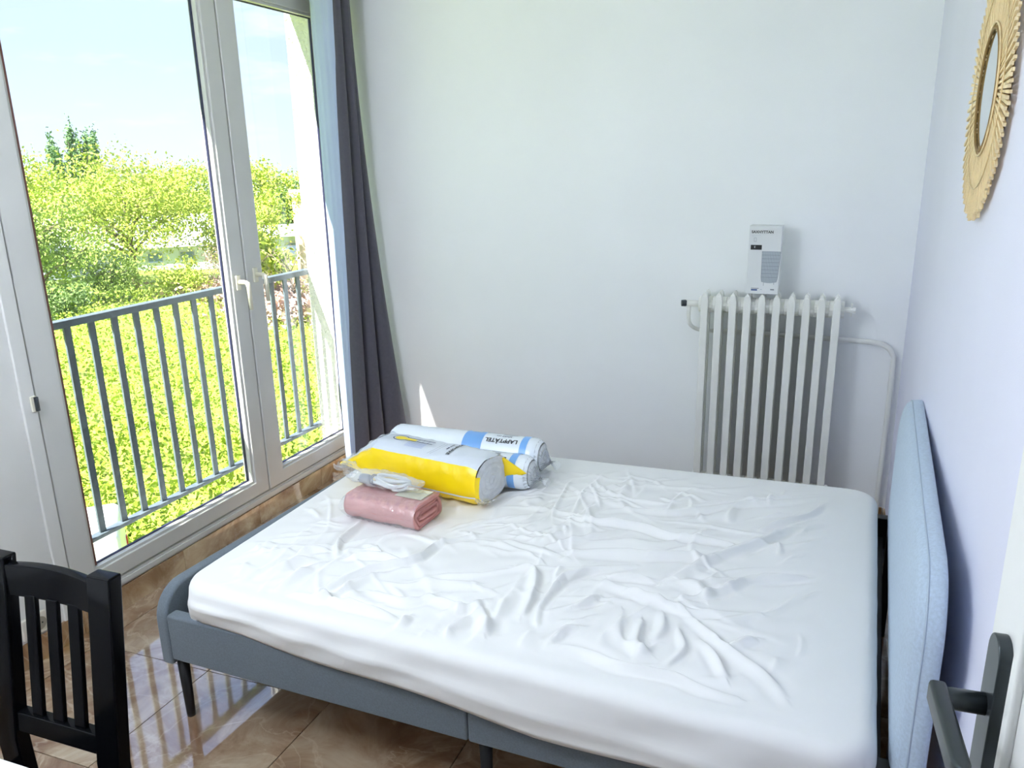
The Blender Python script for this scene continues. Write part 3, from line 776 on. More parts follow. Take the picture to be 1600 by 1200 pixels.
# --- quilt bag: yellow and grey-white
def quilt_bag():
    L_ = .50
    t = thing('quilt_bag', 'yellow and white plastic quilt bag with a printed thermometer', 'quilt bag', (.925, -1.300, ZS))
    dirv = (math.cos(-.17), math.sin(-.17))
    hw = lambda u: .100 * (1 if u > .06 else .92 + .08 * max(u, 0) / .06) if u >= 0 else .092
    def hh(u):
        if u < .05:
            k = max(0, min(1, (u + .11) / .16)); k = k * k * (3 - 2 * k); return .010 + .076 * k
        return .086 - (.010 * ((u - (L_ - .05)) / .05) ** 2 if u > L_ - .05 else 0)
    zc = .089
    f0 = tube_surf((0, 0), dirv, hw, hh, zc, 2.7)
    def f(u, a, off=0.0, sw=1.0, sh=1.0):
        p = f0(u, a, off, sw, sh)
        if u < .05: p.z -= .022 * ((.05 - u) / .16) ** 1.4
        return p
    def crinkle(u, a): return .0022 * math.sin(38 * u + 3 * math.sin(a * 3)) * math.sin(a * 5 + u * 9) + .0012 * math.sin(u * 120 + a * 4)
    def band(name, a0, a1, mtl, u0=-.11, u1=L_, off=0.0):
        rows = [[f(u0 + (u1 - u0) * i / 50, a0 + (a1 - a0) * j / 16, off + crinkle(u0 + (u1 - u0) * i / 50, a0 + (a1 - a0) * j / 16)) for j in range(17)] for i in range(51)]
        return MB().grid(rows).build(name, mtl, t, smooth=True)
    band('yellow_side', -PI * .60, PI * .235, m_yel)
    band('grey_top', PI * .235, PI * .80, m_bag)
    band('yellow_back', PI * .80, PI * 1.40, m_yel)
    rows = [[f(.02 + (L_ - .02) * i / 20, -PI * .155 + PI * .022 * j / 2, .0035) for j in range(3)] for i in range(21)]
    MB().grid(rows).build('white_stripe', m_bag, t, smooth=True)
    # right end: quilt rolled inside, behind clear film
    cap = []
    for i in range(14):
        s_ = 1 - i / 13 * .985
        cap.append([f(L_ + .010 * (1 - s_) ** .6 + .004 * math.sin(s_ * 26 + .6 * math.sin(j * .5)), 2 * PI * j / 44, 0, s_, s_) for j in range(45)])
    MB().grid(cap).build('folded_quilt', m_fill, t, smooth=True)
    # yellow corner of film folded round the near edge
    MB().grid([[f(L_ + .012 * i / 4, -PI * .45 + PI * .60 * j / 10, .002, 1 - .05 * i / 4 - (.16 * i / 4) * abs(j / 10 - .5) * 1.2, 1) for j in range(11)] for i in range(5)]).build('folded_corner', m_yel, t, smooth=True)
    # gusset: yellow triangle standing out at the far right corner
    p0, p1, p2 = f(L_ - .01, PI * .74), f(L_ - .01, PI * 1.18), f(L_ + .085, PI * .98)
    gus = []
    for i in range(7):
        q = i / 6
        gus.append([(p0 * (1 - q) + p2 * q) * (1 - j / 6) + (p1 * (1 - q) + p2 * q) * (j / 6) + Vector((0, -.010 * math.sin(PI * j / 6) * (1 - q), 0)) for j in range(7)])
    gs = MB().grid(gus).build('gusset', m_yel, t, smooth=True, solid=.0015)
    # clear crinkled film over the left tail
    rows = [[f(-.115 + .16 * i / 16, PI * .20 + PI * .6 * j / 20, .004 + .004 * math.sin(i * 1.3 + j * .9)) for j in range(21)] for i in range(17)]
    MB().grid(rows).build('film_tail', m_film2, t, smooth=True)
    rows = [[f(L_ - .006 + .03 * i / 6, -PI * .5 + PI * .35 * j / 12, .004 + .005 * math.sin(i * 1.9 + j * 1.1)) - Vector((0, 0, .0)) for j in range(13)] for i in range(7)]
    MB().grid(rows).build('film_corner', m_film2, t, smooth=True)
    # prints on the top
    def prnt(name, mtl, poly, off=.0030):
        V = [f(u, a, off) for u, a in poly]
        return MB().add(V, [tuple(range(len(V)))]).build(name, mtl, t, fix=False)
    def strip(name, mtl, pts, w, off=.0034):
        V = []; n = len(pts)
        P = [Vector((p[0], p[1] * .085, 0)) for p in pts]
        for i in range(n):
            d = (P[min(i + 1, n - 1)] - P[max(i - 1, 0)]).normalized(); nn = Vector((-d.y, d.x, 0)) * w
            for sg in (1, -1):
                q = P[i] + nn * sg; V.append(f(q.x, q.y / .085, off))
        return MB().add(V, [(2 * i, 2 * i + 1, 2 * i + 3, 2 * i + 2) for i in range(n - 1)]).build(name, mtl, t, fix=False)
    ac = PI * .50
    bulb = []
    for k in range(25):
        an = .55 + (2 * PI - 1.1) * k / 24
        bulb.append((.115 + .030 * math.cos(an), ac + .21 * math.sin(an)))
    tube_o = bulb + [(.262, ac - .105), (.262, ac + .105)]
    strip('thermometer_outline', m_navy, tube_o + [bulb[0]], .0016)
    yb = [(.115 + .023 * math.cos(.6 + (2 * PI - 1.2) * k / 18), ac + .16 * math.sin(.6 + (2 * PI - 1.2) * k / 18)) for k in range(19)]
    ylw = yb + [(.185, ac - .075), (.185, ac + .075)]
    prnt('thermometer_fill', m_yel2, ylw)
    for uu in (.195, .217, .239): strip('thermometer_mark', m_navy, [(uu, ac - .1), (uu, ac + .1)], .0007)
    for k in range(6): strip('print_line', mat('pale_blue_ink', lin((186, 196, 222)), .4), [(.165 - .0 * k, ac - .19 - .055 * k), (.245, ac - .19 - .055 * k)], .0014, .0030)
    for uu in (.300, .311): strip('print_line', m_inkg, [(uu - .02, PI * .30), (uu - .004, PI * .38), (uu, PI * .47), (uu, PI * .55)], .0005)
    V, F_ = wrap_text(f, 'SMÅSPORRE', .0165, .356, PI * .50, .085, 'down', .0034, .0005)
    MB().add(V, F_).build('lettering', m_ink, t, fix=False)
    strip('print_line', m_inkg, [(.334, PI * .58), (.334, PI * .50)], .0028)
    strip('print_line', m_navy, [(.334, PI * .485), (.334, PI * .43)], .0028)
quilt_bag()

# --- pink folded bed linen in clear film
def pink_pack():
    t = thing('folded_linen_pack', 'folded dusty pink bed linen in clear film, nearest pack on bed', 'linen pack', (1.145, -1.595, ZS - .003), -.10)
    wx, wy, H = .285, .165, .088
    # spiral fold cross-section in (y, z), extruded along x
    path = []
    yl, yh, zl, zh = -wy / 2 + .008, wy / 2 - .006, .009, H - .008
    turns = []
    lay = .0135
    for k in range(3):
        a0, a1, b0, b1 = yl + k * lay, yh - k * lay, zl + k * lay, zh - k * lay
        r = max(.004, (b1 - b0) / 2 * .92)
        if k == 0: turns += [(a1, b1)]
        turns += [(a0 + r, b1), (a0 + r * .3, b1 - r * .3), (a0, (b0 + b1) / 2), (a0 + r * .3, b0 + r * .3), (a0 + r, b0), (a1 - r * .5, b0), (a1 - .002, b0 + r * .5), (a1 - r * .3, b1 - lay * 1.0), (a1 - r * .8, b1 - lay)]
    sp = catmull(turns, 150)
    th = .0056
    rows = []
    xsn = 26
    for i in range(xsn + 1):
        x = -wx / 2 + wx * i / xsn
        row = []
        tap = 1 - .10 * max(0, 1 - i / 4) ** 2
        for j, (y, z) in enumerate(sp):
            wv = .0016 * math.sin(x * 46 + j * .21) + .0008 * math.sin(x * 120 + j * .5)
            row.append((x + .004 * math.sin(j * .35) * (i == xsn), y * tap + wv * .5, .004 + (z - .004) * (tap * .3 + .7) + wv))
        rows.append(row)
    MB().grid(rows).build('linen', m_pink, t, smooth=True, solid=th * 1.75)
    MB().box((-wx / 2 + .012, -wy / 2 + .05, .030), (wx / 2 - .008, wy / 2 - .04, H - .030)).build('linen_core', m_pink, t, bevel=.01)
    # paper insert on top
    MB().box((.025, -.015, H + .0005), (.128, .062, H + .0018)).build('paper_insert', m_note, t)
    # film sleeve
    rows = []
    for i in range(31):
        x = -wx / 2 - .012 + (wx + .014) * i / 30
        row = []
        for j in range(57):
            a = 2 * PI * j / 56; c, s_ = math.cos(a), math.sin(a); e = 3.4
            k = 1 / ((abs(c) ** e + abs(s_) ** e) ** (1 / e))
            tap = 1 - .55 * max(0, 1 - i / 3) ** 2
            q = .0016 * math.sin(i * 1.7 + j * .8) + .0012 * math.sin(j * 2.1 - i * .6)
            row.append((x, -c * k * (wy / 2 + .004 + q), H / 2 + .001 + s_ * k * tap * (H / 2 + .0028 + q)))
        rows.append(row)
    MB().grid(rows).build('film_sleeve', m_film, t, smooth=True)
pink_pack()

# --- white cable in a small clear bag on top of the pink pack
def cable_bag():
    z0 = ZS + .0885
    t = thing('cable_bundle', 'coiled white cable with grey plug in a crinkled clear bag', 'cable', (1.118, -1.555, z0), -.12)
    t.scale = (1.12, 1.1, 1.12)
    for k in range(5):
        oy = (k - 2) * .0085; oz = .010 + .006 * (k % 2) + .003 * k
        pts = []
        for i in range(40):
            a = 2 * PI * i / 40
            rx = .062 - .004 * abs(k - 2); x = rx * math.cos(a) + .012
            pin = (.30 + .70 * (x + .05) / .12) if x < .03 else 1
            pts.append((x, oy * .5 + .026 * math.sin(a) * max(.25, min(1, pin)), oz + .005 * math.sin(a * 2 + k)))
        pts.append(pts[0])
        MB().tube(pts, .0042, 7, cap=False).build('cable_loop', m_cable, t, smooth=True)
    MB().tube(list(catmull([(.045, -.028, .012), (.02, -.030, .010), (-.03, -.020, .012), (-.075, -.012, .014)], 14)), .0042, 7).build('cable_loop', m_cable, t, smooth=True)
    MB().tube([(-.062, -.010, .016), (-.070, -.011, .016), (-.088, -.014, .0165), (-.096, -.015, .0165)], [.012, .0155, .0155, .013], 14).build('plug', m_plug, t, smooth=True)
    for dx, dz in ((0, .005), (.0, -.005)):
        MB().tube([(-.095, -.015 + dz, .0165 + dz * .8), (-.103, -.016 + dz, .0165 + dz * .8)], .0026, 8).build('plug_hole', m_dark, t)
    for xx in (-.054, -.047):
        pts = [(xx, -.008 + .0165 * math.cos(2 * PI * i / 16), .0165 + .0150 * math.sin(2 * PI * i / 16)) for i in range(17)]
        MB().tube(pts, .0016, 5, cap=False).build('wire_tie', m_navy, t)
    rows = []
    for i in range(25):
        x = -.135 + .245 * i / 24; q = i / 24
        h = .019 * (math.sin(PI * min(1, max(.03, q * .92 + .04))) ** .55) + .002; wdt = .046 * (.55 + .45 * math.sin(PI * (q * .8 + .15)))
        row = []
        for j in range(41):
            a = 2 * PI * j / 40
            cr_ = .0018 * math.sin(i * 1.1 + j * .6) + .0012 * math.sin(i * .7 - j * .9)
            row.append((x, wdt * math.cos(a) + cr_, max(.0012, .0195 + h * math.sin(a) * 1.02 + cr_)))
        rows.append(row)
    MB().grid(rows).build('film_bag', m_film2, t, smooth=True)
    rows = [[(-.135 - .05 * q, -.03 + .07 * j / 10 - .01 * math.sin(q * 9), .020 + .030 * q + .008 * math.sin(j * 1.9 + q * 7)) for j in range(11)] for q in [i / 8 for i in range(9)]]
    MB().grid(rows).build('film_flap', m_film2, t, smooth=True)
cable_bag()

# ================================================================== MIRROR on the right wall
mr = thing('sunburst_mirror', 'round sunburst mirror of pale rattan sticks on the lilac wall', 'mirror', (W, -1.5908, 1.7763))
NR = 168
stick = MB().add([(-.008, -.0022, .126), (-.008, .0022, .126), (-.012, .0022, .126), (-.012, -.0022, .126),
                  (-.010, -.0036, .285), (-.010, .0036, .285), (-.016, .0036, .285), (-.016, -.0036, .285)],
                 [(0, 1, 2, 3), (4, 7, 6, 5), (0, 4, 5, 1), (1, 5, 6, 2), (2, 6, 7, 3), (3, 7, 4, 0)]).mesh('ray_stick', m_straw)
for k in range(NR):
    o = obj('ray_stick', stick, mr); a = 2 * PI * k / NR
    o.rotation_euler = (a, 0, 0); o.location = (-.0042 * (k % 2) - .001 * random.random(), 0, 0)
    sc = .965 + .05 * random.random(); o.scale = (1, 1, sc)
def circ(r, x, n=72): return [(x, r * math.cos(2 * PI * i / n), r * math.sin(2 * PI * i / n)) for i in range(n + 1)]
MB().tube(circ(.130, -.0185), .0042, 8, cap=False).build('inner_rim', m_strawd, mr, smooth=True)
MB().tube(circ(.141, -.0195), .0026, 6, cap=False).build('stitch_ring', m_straw, mr, smooth=True)
MB().tube(circ(.215, -.0200), .0014, 5, cap=False).build('stitch_ring', m_straw, mr, smooth=True)
disc = [(.126 * math.cos(2 * PI * i / 64), .126 * math.sin(2 * PI * i / 64)) for i in range(64)]
MB().prism(disc, 0, -.0165, -.005).build('mirror_glass', m_mirror, mr)
MB().prism([(y * 1.6, z * 1.6) for y, z in disc], 0, -.005, -.0005).build('backing', m_strawd, mr)

# ================================================================== CHAIR
def chair():
    t = thing('slat_chair', 'black wooden chair with slatted back tucked at the white table', 'chair', (1.0932, -2.8326, 0))
    SC = .88
    def T(mb):
        mb.v = [(x * SC, y * SC, max(0.0, 1.6396 - (1.6396 - z) * SC) if z > .02 else 0.0) for x, y, z in mb.v]; return mb
    def yz(z): return .060 * (z - .36) / .44 if z > .36 else (.0 if z > .25 else .0)
    def post(x0, x1):
        P = [(0.0, -.015 + .03), (.36, 0.0), (.800, .060)]
        V = []
        for z, y in P:
            V += [(x0, y - .018, z), (x1, y - .018, z), (x1, y + .018, z), (x0, y + .018, z)]
        F = [(0, 3, 2, 1), (8, 9, 10, 11)]
        for i in (0, 1):
            for k in range(4): F.append((i * 4 + k, i * 4 + (k + 1) % 4, i * 4 + 4 + (k + 1) % 4, i * 4 + 4 + k))
        return T(MB().add(V, F))
    post(.112, .178).build('back_post', m_black, t, bevel=.004)
    post(-.200, -.134).build('back_post', m_black, t, bevel=.004)
    # curved top rail
    rows = []
    xs_ = np.linspace(-.145, .122, 13)
    V = []; F = []
    for x in xs_:
        b = .012 * (1 - ((x + .011) / .134) ** 2); zt_ = .782 + .006 * (1 - ((x + .011) / .134) ** 2)
        for dz, dy in ((.708, .060), (.708, .040), (zt_, .045), (zt_, .068)): V.append((x, dy + b - .004, dz))
    for i in range(12):
        for k in range(4): F.append((i * 4 + k, i * 4 + (k + 1) % 4, i * 4 + 4 + (k + 1) % 4, i * 4 + 4 + k))
    F += [(0, 1, 2, 3), (48, 51, 50, 49)]
    T(MB().add(V, F)).build('top_rail', m_black, t, bevel=.003)
    T(MB().add([(x, y + yz(z), z) for x in (-.145, .122) for z in (.378, .425) for y in (-.012, .018)], [(0, 1, 3, 2), (4, 6, 7, 5), (0, 2, 6, 4), (1, 5, 7, 3), (0, 4, 5, 1), (2, 3, 7, 6)])).build('lower_rail', m_black, t, bevel=.003)
    for x in (-.077, -.012, .053):
        T(MB().add([(x + sx_, y + yz(z), z) for sx_ in (-.0165, .0165) for z in (.415, .715) for y in (-.004, .008)], [(0, 1, 3, 2), (4, 6, 7, 5), (0, 2, 6, 4), (1, 5, 7, 3), (0, 4, 5, 1), (2, 3, 7, 6)])).build('back_slat', m_black, t, bevel=.002)
    MB().box((-.172, -.345, .415), (.152, -.022, .440)).build('seat', m_black, t, bevel=.006)
    for x in (-.165, .112): MB().box((x, -.34, 0), (x + .034, -.306, .415)).build('front_leg', m_black, t, bevel=.003)
    for x in (-.158, .120): MB().box((x, -.306, .18), (x + .020, -.005, .21)).build('side_stretcher', m_black, t, bevel=.002)
    MB().box((-.131, -.334, .36), (.112, -.314, .415)).build('apron', m_black, t, bevel=.002)
chair()

# ================================================================== TABLE (corner in view)
tb = thing('white_table', 'white laminate table, its far edge in the lower left corner', 'table', (1.05, -3.37, 0))
MB().box((-.50, -.29, .715), (.42, .29, .74)).build('table_top', m_table, tb, bevel=.003)
for x in (-.46, .34):
    for y in (-.25, .21):
        MB().box((x, y, 0), (x + .04, y + .04, .715)).build('leg', m_table, tb, bevel=.003)

# ================================================================== SOCKET on left wall
so = thing('wall_socket', 'old cream wall socket just above the tiled baseboard', 'socket', (0.0, -2.085, .140))
MB().box((0.0, -.048, -.04), (.011, .048, .04)).build('plate', m_sock, so, bevel=.006)
sc_ = [(.024 * math.cos(2 * PI * i / 24) + .018, .024 * math.sin(2 * PI * i / 24)) for i in range(24)]
MB().prism(sc_, 0, .0105, .0125).build('socket_face', mat('socket_grey', lin((150, 144, 132)), .5), so)
for dy in (-.008, .008):
    MB().tube([(.0123, .018 + dy, 0), (.0135, .018 + dy, 0)], .003, 8).build('socket_hole', m_dark, so)

# ================================================================== DOOR at the right edge
ang = math.radians(2.8)
dv = Vector((-math.sin(ang), math.cos(ang), 0))            # hinge -> free edge
free = Vector((2.648, -2.985, 0)); hinge = free - dv * .715
door = sempty('door_1'); door.location = hinge; door.rotation_euler = (0, 0, ang)   # local +y = along leaf, -x = room side
MB().box((0, 0, .008), (.040, .715, 2.045)).build('leaf', m_door, door, bevel=.002)
MB().ring((.10, .95), (.615, 1.93), (.118, .968), (.597, 1.912), 0, -.008, .001).build('panel_moulding', m_door, door, bevel=.003)
MB().ring((.10, .16), (.615, .80), (.118, .178), (.597, .782), 0, -.008, .001).build('panel_moulding', m_door, door, bevel=.003)
pl = [(.655 + .021 * math.cos(a), 1.198 + .021 * math.sin(a)) for a in np.linspace(0, PI, 14)] + [(.655 + .021 * math.cos(a), 1.003 + .021 * math.sin(a)) for a in np.linspace(PI, 2 * PI, 14)]
plo = MB().prism(pl, 0, -.012, .0).build('handle_plate', m_hand, door, bevel=.0015)
MB().tube([(-.010, .655, 1.146), (-.040, .655, 1.146), (-.050, .650, 1.146)], [.0105, .0105, .0110], 14).build('handle_neck', m_hand, door, smooth=True)
MB().prism([(-.060, .666), (-.044, .666), (-.042, .55), (-.050, .535), (-.058, .55)], 2, 1.134, 1.158).build('handle_lever', m_hand, door, bevel=.004)
MB().box((-.0126, .653, 1.030), (-.0119, .657, 1.052)).build('keyhole', m_dark, door)

# ================================================================== OUTDOORS
GZ = -8.0
m_ground = mat('meadow', lin((140, 165, 55)), .95, col2=lin((115, 128, 58)), vscale=.5, coords='Object')
m_leafY = mat('leaf_yellow_green', (.42, .52, .065), .75, var=.3, vscale=.8)
m_leafG = mat('leaf_mid_green', (.30, .42, .08), .75, var=.3, vscale=.8)
m_leafD = mat('leaf_dark_green', (.16, .26, .07), .75, var=.3, vscale=.8)
m_leafP = mat('leaf_poplar', (.15, .28, .11), .75, var=.3, vscale=.8)
m_grass = mat('ground_leaf', (.40, .50, .045), .8, col2=(.28, .38, .05), vscale=.35)
m_twig = mat('dry_twig', lin((190, 164, 148)), .9, var=.2)
m_bark = mat('bark', lin((130, 116, 98)), .9, var=.3, vscale=5)
m_shed = mat('shed_roof', lin((205, 212, 220)), .7, var=.1, vscale=.5)
m_shedw = mat('shed_wall', lin((190, 200, 216)), .8)
m_beige = mat('beige_render', lin((226, 200, 176)), .9, var=.06, vscale=.4)
m_whiteb = mat('white_render', lin((180, 182, 184)), .8)
m_win = mat('far_window', lin((110, 130, 160)), .15)
m_van = mat('van_white', lin((214, 216, 218)), .25)
m_red = mat('tail_red', lin((190, 40, 40)), .3)
m_tyre = mat('tyre', (.02, .02, .02), .8)

# ground
xs_ = np.linspace(-190, -.4, 60); ys_ = np.linspace(-60, 200, 60)
rows = [[(x, y, GZ + .25 * math.sin(x * .21 + y * .13) + .15 * math.sin(y * .5) + max(0, (-x - 60)) * .010) for y in ys_] for x in xs_]
struct(MB().grid(rows).build('ground', m_ground, smooth=True))
def gz(x, y): return GZ + .25 * math.sin(x * .21 + y * .13) + .15 * math.sin(y * .5) + max(0, (-x - 60)) * .010

def leaves_mesh(name, C, size, mtl, seed):
    """one small bent leaf quad per centre"""
    r = np.random.default_rng(seed); n = len(C)
    a = r.normal(size=(n, 3)); a /= np.linalg.norm(a, axis=1)[:, None]
    b = r.normal(size=(n, 3)); b -= (a * b).sum(1)[:, None] * a; b /= np.linalg.norm(b, axis=1)[:, None]
    s = (size * (.6 + .8 * r.random(n)))[:, None]
    V = np.empty((n, 4, 3)); V[:, 0] = C - a * s; V[:, 1] = C + b * s * .55; V[:, 2] = C + a * s; V[:, 3] = C - b * s * .55
    me = bpy.data.meshes.new(name); me.vertices.add(4 * n); me.loops.add(4 * n); me.polygons.add(n)
    me.vertices.foreach_set('co', V.ravel()); me.loops.foreach_set('vertex_index', np.arange(4 * n))
    me.polygons.foreach_set('loop_start', np.arange(0, 4 * n, 4)); me.update(); me.validate(); me.materials.append(mtl)
    return me

def tree(name, label, x, y, height, rx, rz, mtl, n, leaf, seed, trunk=.4, crown=.55, group=None, bare=False, clump=26, nbr=9):
    r = np.random.default_rng(seed); z0 = gz(x, y)
    t = thing(name, label, 'tree', (x, y, z0), 0, group)
    zc = height * crown
    MB().tube([(0, 0, -.3), (.1, .05, height * .25), (-.05, .1, height * .5), (.05, 0, height * .85)], [trunk * .5, trunk * .4, trunk * .28, trunk * .08], 7).build('trunk', m_bark, t, smooth=True)
    tips = []
    for k in range(nbr):
        a = 2 * PI * k / nbr + r.random() * .6; h0 = height * (.2 + .4 * r.random()); el = .3 + .7 * r.random()
        ex = rx * (.5 + .45 * r.random()); tip = np.array([math.cos(a) * ex, math.sin(a) * ex, min(height * .97, h0 + rz * el)])
        mid = tip * .5 + np.array([0, 0, h0 * .5 + .05 * height])
        MB().tube([(0, 0, h0), tuple(mid), tuple(tip)], [trunk * .22, trunk * .14, trunk * .05], 5).build('branch', m_bark, t, smooth=True)
        tips.append(tip); tips.append(mid)
        for q in range(2 if not bare else 5):
            b2 = mid + (tip - mid) * r.random(); t2 = b2 + r.normal(size=3) * np.array([rx * .28, rx * .28, rz * .22]) + np.array([0, 0, rz * .12])
            MB().tube([tuple(b2), tuple((b2 + t2) / 2 + r.normal(size=3) * .2), tuple(t2)], [trunk * .08, trunk * .05, trunk * .025], 4).build('twig', m_bark, t)
            tips.append(t2)
    if n:
        nc = clump
        d = r.normal(size=(nc, 3)); d /= np.linalg.norm(d, axis=1)[:, None]; rad_ = r.random(nc) ** .45
        C = d * rad_[:, None] * np.array([rx * .82, rx * .82, rz * .85]) + np.array([0, 0, zc])
        C = np.vstack([C, np.array(tips)[: nc // 2]])
        idx = r.integers(0, len(C), n)
        e = r.normal(size=(n, 3)) * np.array([rx, rx, rz]) * .17
        P = C[idx] + e
        P = P[P[:, 2] > .15]
        o = obj('foliage', leaves_mesh('foliage', P, leaf, mtl, seed), t); o['kind'] = 'stuff'
    return t

tree('broadleaf_tree', 'large spreading yellow-green tree in front of the white shed', -50.5, 47.2, 10.2, 7.4, 4.6, m_leafY, 19000, .125, 21, .6, .60, nbr=12, clump=44)
tree('broadleaf_tree', 'bushy green tree growing left of the large yellow tree', -49.0, 37.6, 7.2, 4.0, 3.6, m_leafG, 9000, .12, 22, .35, .52)
tree('broadleaf_tree', 'tall pale green tree at the left edge of the window', -63.0, 45.0, 10.0, 5.0, 4.8, m_leafY, 10000, .13, 23, .4, .55)
tree('broadleaf_tree', 'yellow-green tree seen beside the window mullion', -43.6, 52.2, 7.9, 3.6, 3.4, m_leafY, 7000, .13, 24, .4, .60)
tree('bare_tree', 'tall almost leafless tree rising behind the beige building', -43.5, 72.5, 15.6, 4.2, 8.0, m_leafY, 2200, .10, 25, .35, .62, bare=True, nbr=14)
tree('bare_tree', 'leafless reddish shrub in front of the beige building', -32.5, 43.2, 4.8, 2.6, 2.4, m_twig, 0, .1, 26, .16, .6, bare=True, nbr=14)
tree('young_tree', 'small bright yellow-green bush near the right sash rail', -37.0, 45.6, 5.2, 2.3, 1.8, m_leafY, 3000, .18, 27, .2, .72)
tree('broadleaf_tree', 'low green tree beside the shed on the right', -56.0, 76.0, 7.4, 2.6, 2.6, m_leafD, 3500, .22, 28, .3, .6)
tree('low_shrub', 'low green shrub at the far edge of the meadow, left', -44.5, 34.6, 2.6, 2.4, 1.3, m_leafD, 2600, .11, 81, .12, .5, nbr=6)
tree('low_shrub', 'olive shrub below the large yellow tree', -46.8, 41.4, 2.9, 2.6, 1.4, m_leafG, 2800, .11, 82, .12, .5, nbr=6)
tree('low_shrub', 'yellowish shrub right of the large tree trunk', -43.6, 44.6, 2.7, 2.3, 1.3, m_leafY, 2400, .11, 83, .12, .5, nbr=6)
tree('bare_shrub', 'bare brown shrub between tree trunk and mullion', -42.0, 47.8, 4.4, 2.2, 2.0, m_twig, 1500, .07, 84, .14, .6, bare=True, nbr=12)
back = [(-97, 77, 9.6, 5.2), (-92, 84.5, 9.0, 5.2), (-88, 91, 10.0, 5.0), (-84, 97.5, 9.2, 5.2), (-80, 104, 9.6, 5.2), (-74, 110, 9.0, 5.0), (-68, 116, 9.4, 5.0), (-102, 69, 9.4, 5.2), (-61, 122, 9.4, 5.0)]
names_ = ['second from left', 'third from left', 'fourth from left', 'fifth from left', 'fourth from right', 'third from right', 'second from right', 'leftmost', 'rightmost']
desc = ['pale', 'mid green', 'yellowish', 'mid green', 'bright', 'pale', 'mid green', 'dark', 'olive']
for i, (x, y, h, r_) in enumerate(back):
    tree('distant_tree', '%s treetop on the skyline, %s in the distant row' % (desc[i], names_[i]), x, y, h, r_, 4.4, [m_leafY, m_leafG, m_leafY, m_leafG, m_leafY, m_leafY, m_leafG, m_leafD, m_leafG][i], 5200, .22, 40 + i, .5, .56, group='distant trees on the skyline', nbr=6)
for i, (x, y, h, w_) in enumerate([(-126.4, 107.0, 13.6, 1.3), (-124.6, 109.0, 14.6, 1.5), (-122.9, 111.0, 14.8, 2.0)]):
    tree('poplar', ['slimmest of three dark poplars on the skyline', 'middle of three dark poplars on the skyline', 'broadest of three dark poplars on the skyline'][i], x, y, h, w_, h * .46, m_leafP, 4500, .26, 60 + i, .4, .56, group='poplars on the skyline', nbr=5, clump=22)

# leafy ground cover
def cover(name, label, cat, n, sampler, size, mtl, seed):
    r = np.random.default_rng(seed); P = sampler(r, n)
    o = obj(name, leaves_mesh(name, P, size, mtl, seed)); return tag(o, label, cat, kind='stuff')
def samp(r, n, d0=14, d1=72, h=.7):
    # sector seen through the window, denser near
    d = d0 * (d1 / d0) ** r.random(n); a = math.radians(118) + math.radians(42) * r.random(n)
    x = CX + d * np.cos(a); y = CY + d * np.sin(a)
    cl = .5 + .5 * np.sin(x * .9 + 1.7 * np.sin(y * .7)) * np.sin(y * 1.1 + 1.3 * np.sin(x * .6))
    z = np.array([gz(a_, b_) for a_, b_ in zip(x, y)]) + h * r.random(n) * (.25 + .75 * cl) * (1 + np.clip((d - 50) / 25, 0, 1.2))
    return np.stack([x, y, z], 1)
cover('ground_cover', 'dense bright green leafy ground cover below the railing', 'ground cover', 95000, samp, .105, m_grass, 71)
def brushs(r, n):
    c = np.array([[-36, 45.5], [-33.5, 42.5], [-39, 50], [-31, 40.5], [-42, 47]])[r.integers(0, 5, n)]
    p = c + r.normal(size=(n, 2)) * 1.6
    return np.stack([p[:, 0], p[:, 1], np.array([gz(a, b) for a, b in p]) + 1.3 * r.random(n) ** 1.5], 1)
cover('dry_brush', 'pale brown dry brush and cut branches behind the meadow', 'brush', 5000, brushs, .22, m_twig, 73)
def hedges(r, n):
    t_ = r.random(n); x = -13.2 - 4.5 * t_ + r.normal(size=n) * .55; y = 13.2 + 9 * t_ + r.normal(size=n) * .5 - 2.0
    return np.stack([x, y, np.array([gz(a, b) for a, b in zip(x, y)]) + 1.5 * r.random(n)], 1)

# buildings
def shed(name, label, c, rz, lx, ly, h, rise, mr_, mw, nwin=0):
    t = thing(name, label, 'building', (c[0], c[1], gz(*c)), rz)
    MB().box((-lx / 2, -ly / 2, -.5), (lx / 2, ly / 2, h)).build('walls', mw, t)
    MB().prism([(-ly / 2 - .4, h), (0, h + rise), (ly / 2 + .4, h), (ly / 2 + .4, h + .2), (0, h + rise + .22), (-ly / 2 - .4, h + .2)], 0, -lx / 2 - .3, lx / 2 + .3).build('roof', mr_, t)
    for k in range(nwin):
        x = -lx / 2 + lx * (k + .5) / nwin
        w = MB().box((x - .7, -ly / 2 - .06, h * .35), (x + .7, -ly / 2 + .02, h * .8)).build('window', m_whiteb, t)
        MB().box((x - .6, -ly / 2 - .08, h * .39), (x + .6, -ly / 2 - .05, h * .76)).build('pane', m_win, w)
    return t
# direction across the view: facades face the window
fz = math.atan2(.62, .78)
shed('long_shed', 'long white shed roof showing through the large yellow tree', (-61.5, 58.5), math.radians(47), 17, 8, 2.2, 2.6, m_shed, m_shedw, 6)
shed('small_shed', 'small pale blue shed between mullion and beige building', (-50.6, 68.0), math.radians(40), 6, 5, 2.9, .8, m_shed, m_shedw, 3)
bb = thing('beige_building', 'flat-roofed beige building seen through the right window pane', 'building', (-40.6, 62.6, gz(-40.6, 62.6)), math.radians(38))
MB().box((-4.2, -4, -.5), (4.2, 4, 7.0)).build('walls', m_beige, bb)
MB().box((-4.4, -4.2, 7.0), (4.4, 4.2, 7.45)).build('coping', m_whiteb, bb)

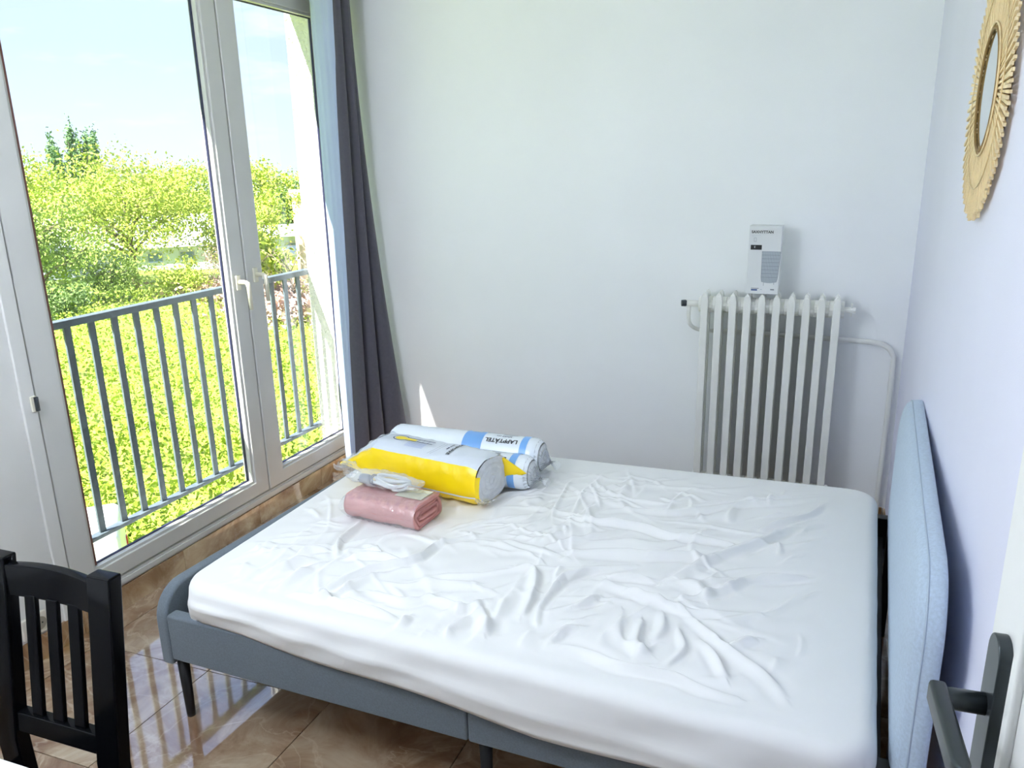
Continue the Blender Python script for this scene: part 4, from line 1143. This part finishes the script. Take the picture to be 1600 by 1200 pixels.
# white van below the window, seen through the railing
van = thing('white_van', 'white van parked below the window at the lower left', 'van', (-14.0, 7.25, gz(-14.0, 7.25)), math.radians(225))
P = [(-2.4, .45), (2.0, .45), (2.45, .55), (2.5, 1.15), (1.75, 1.35), (1.15, 2.25), (.9, 2.35), (-2.3, 2.35), (-2.42, 2.2)]
vb = MB(); vb.prism(P, 1, -.95, .95); vb.build('body', m_van, van, bevel=.09, seg=3)
for sx_ in (-1.6, 1.6):
    for sy_2 in (-.97, .77):
        pts = [(sx_ + .33 * math.cos(2 * PI * i / 20), .33 + .33 * math.sin(2 * PI * i / 20)) for i in range(20)]
        MB().prism(pts, 1, sy_2, sy_2 + .2).build('wheel', m_tyre, van, bevel=.02)
MB().prism([(1.70, 1.42), (1.22, 2.18), (.45, 2.18), (.45, 1.42)], 1, -.962, -.945).build('side_window', m_win, van)
MB().add([(1.80, -.78, 1.40), (1.80, .78, 1.40), (1.27, .74, 2.20), (1.27, -.74, 2.20)], [(0, 1, 2, 3)]).build('windscreen', m_win, van, solid=.03)
for sy_2 in (-.9, .78): MB().box((-2.44, sy_2, .9), (-2.38, sy_2 + .12, 1.5)).build('tail_light', m_red, van)

# ================================================================== FILL LAMP, added out of view over the table to brighten the room
lp = thing('added_fill_lamp', 'added white globe fill lamp above the white table, out of frame', 'lamp', (.75, -3.28, HC))
MB().tube([(0, 0, 0), (0, 0, -.022)], [.05, .045], 24).build('ceiling_rose', m_pvc, lp)
MB().tube([(0, 0, -.02), (0, 0, -.25)], .004, 8).build('cord', m_pvc, lp)
emi = bpy.data.materials.new('fill_lamp_opal'); emi.use_nodes = True
be = emi.node_tree.nodes['Principled BSDF']; be.inputs['Emission Color'].default_value = (.84, .91, 1, 1); be.inputs['Emission Strength'].default_value = 16.0
gp = [(0, 0, -.245)] + [(0, 0, -.43 + .19 * math.cos(PI * k / 16)) for k in range(1, 16)] + [(0, 0, -.62)]
MB().tube(gp, [.02] + [.19 * math.sin(PI * k / 16) for k in range(1, 16)] + [.002], 32).build('shade', emi, lp, smooth=True)
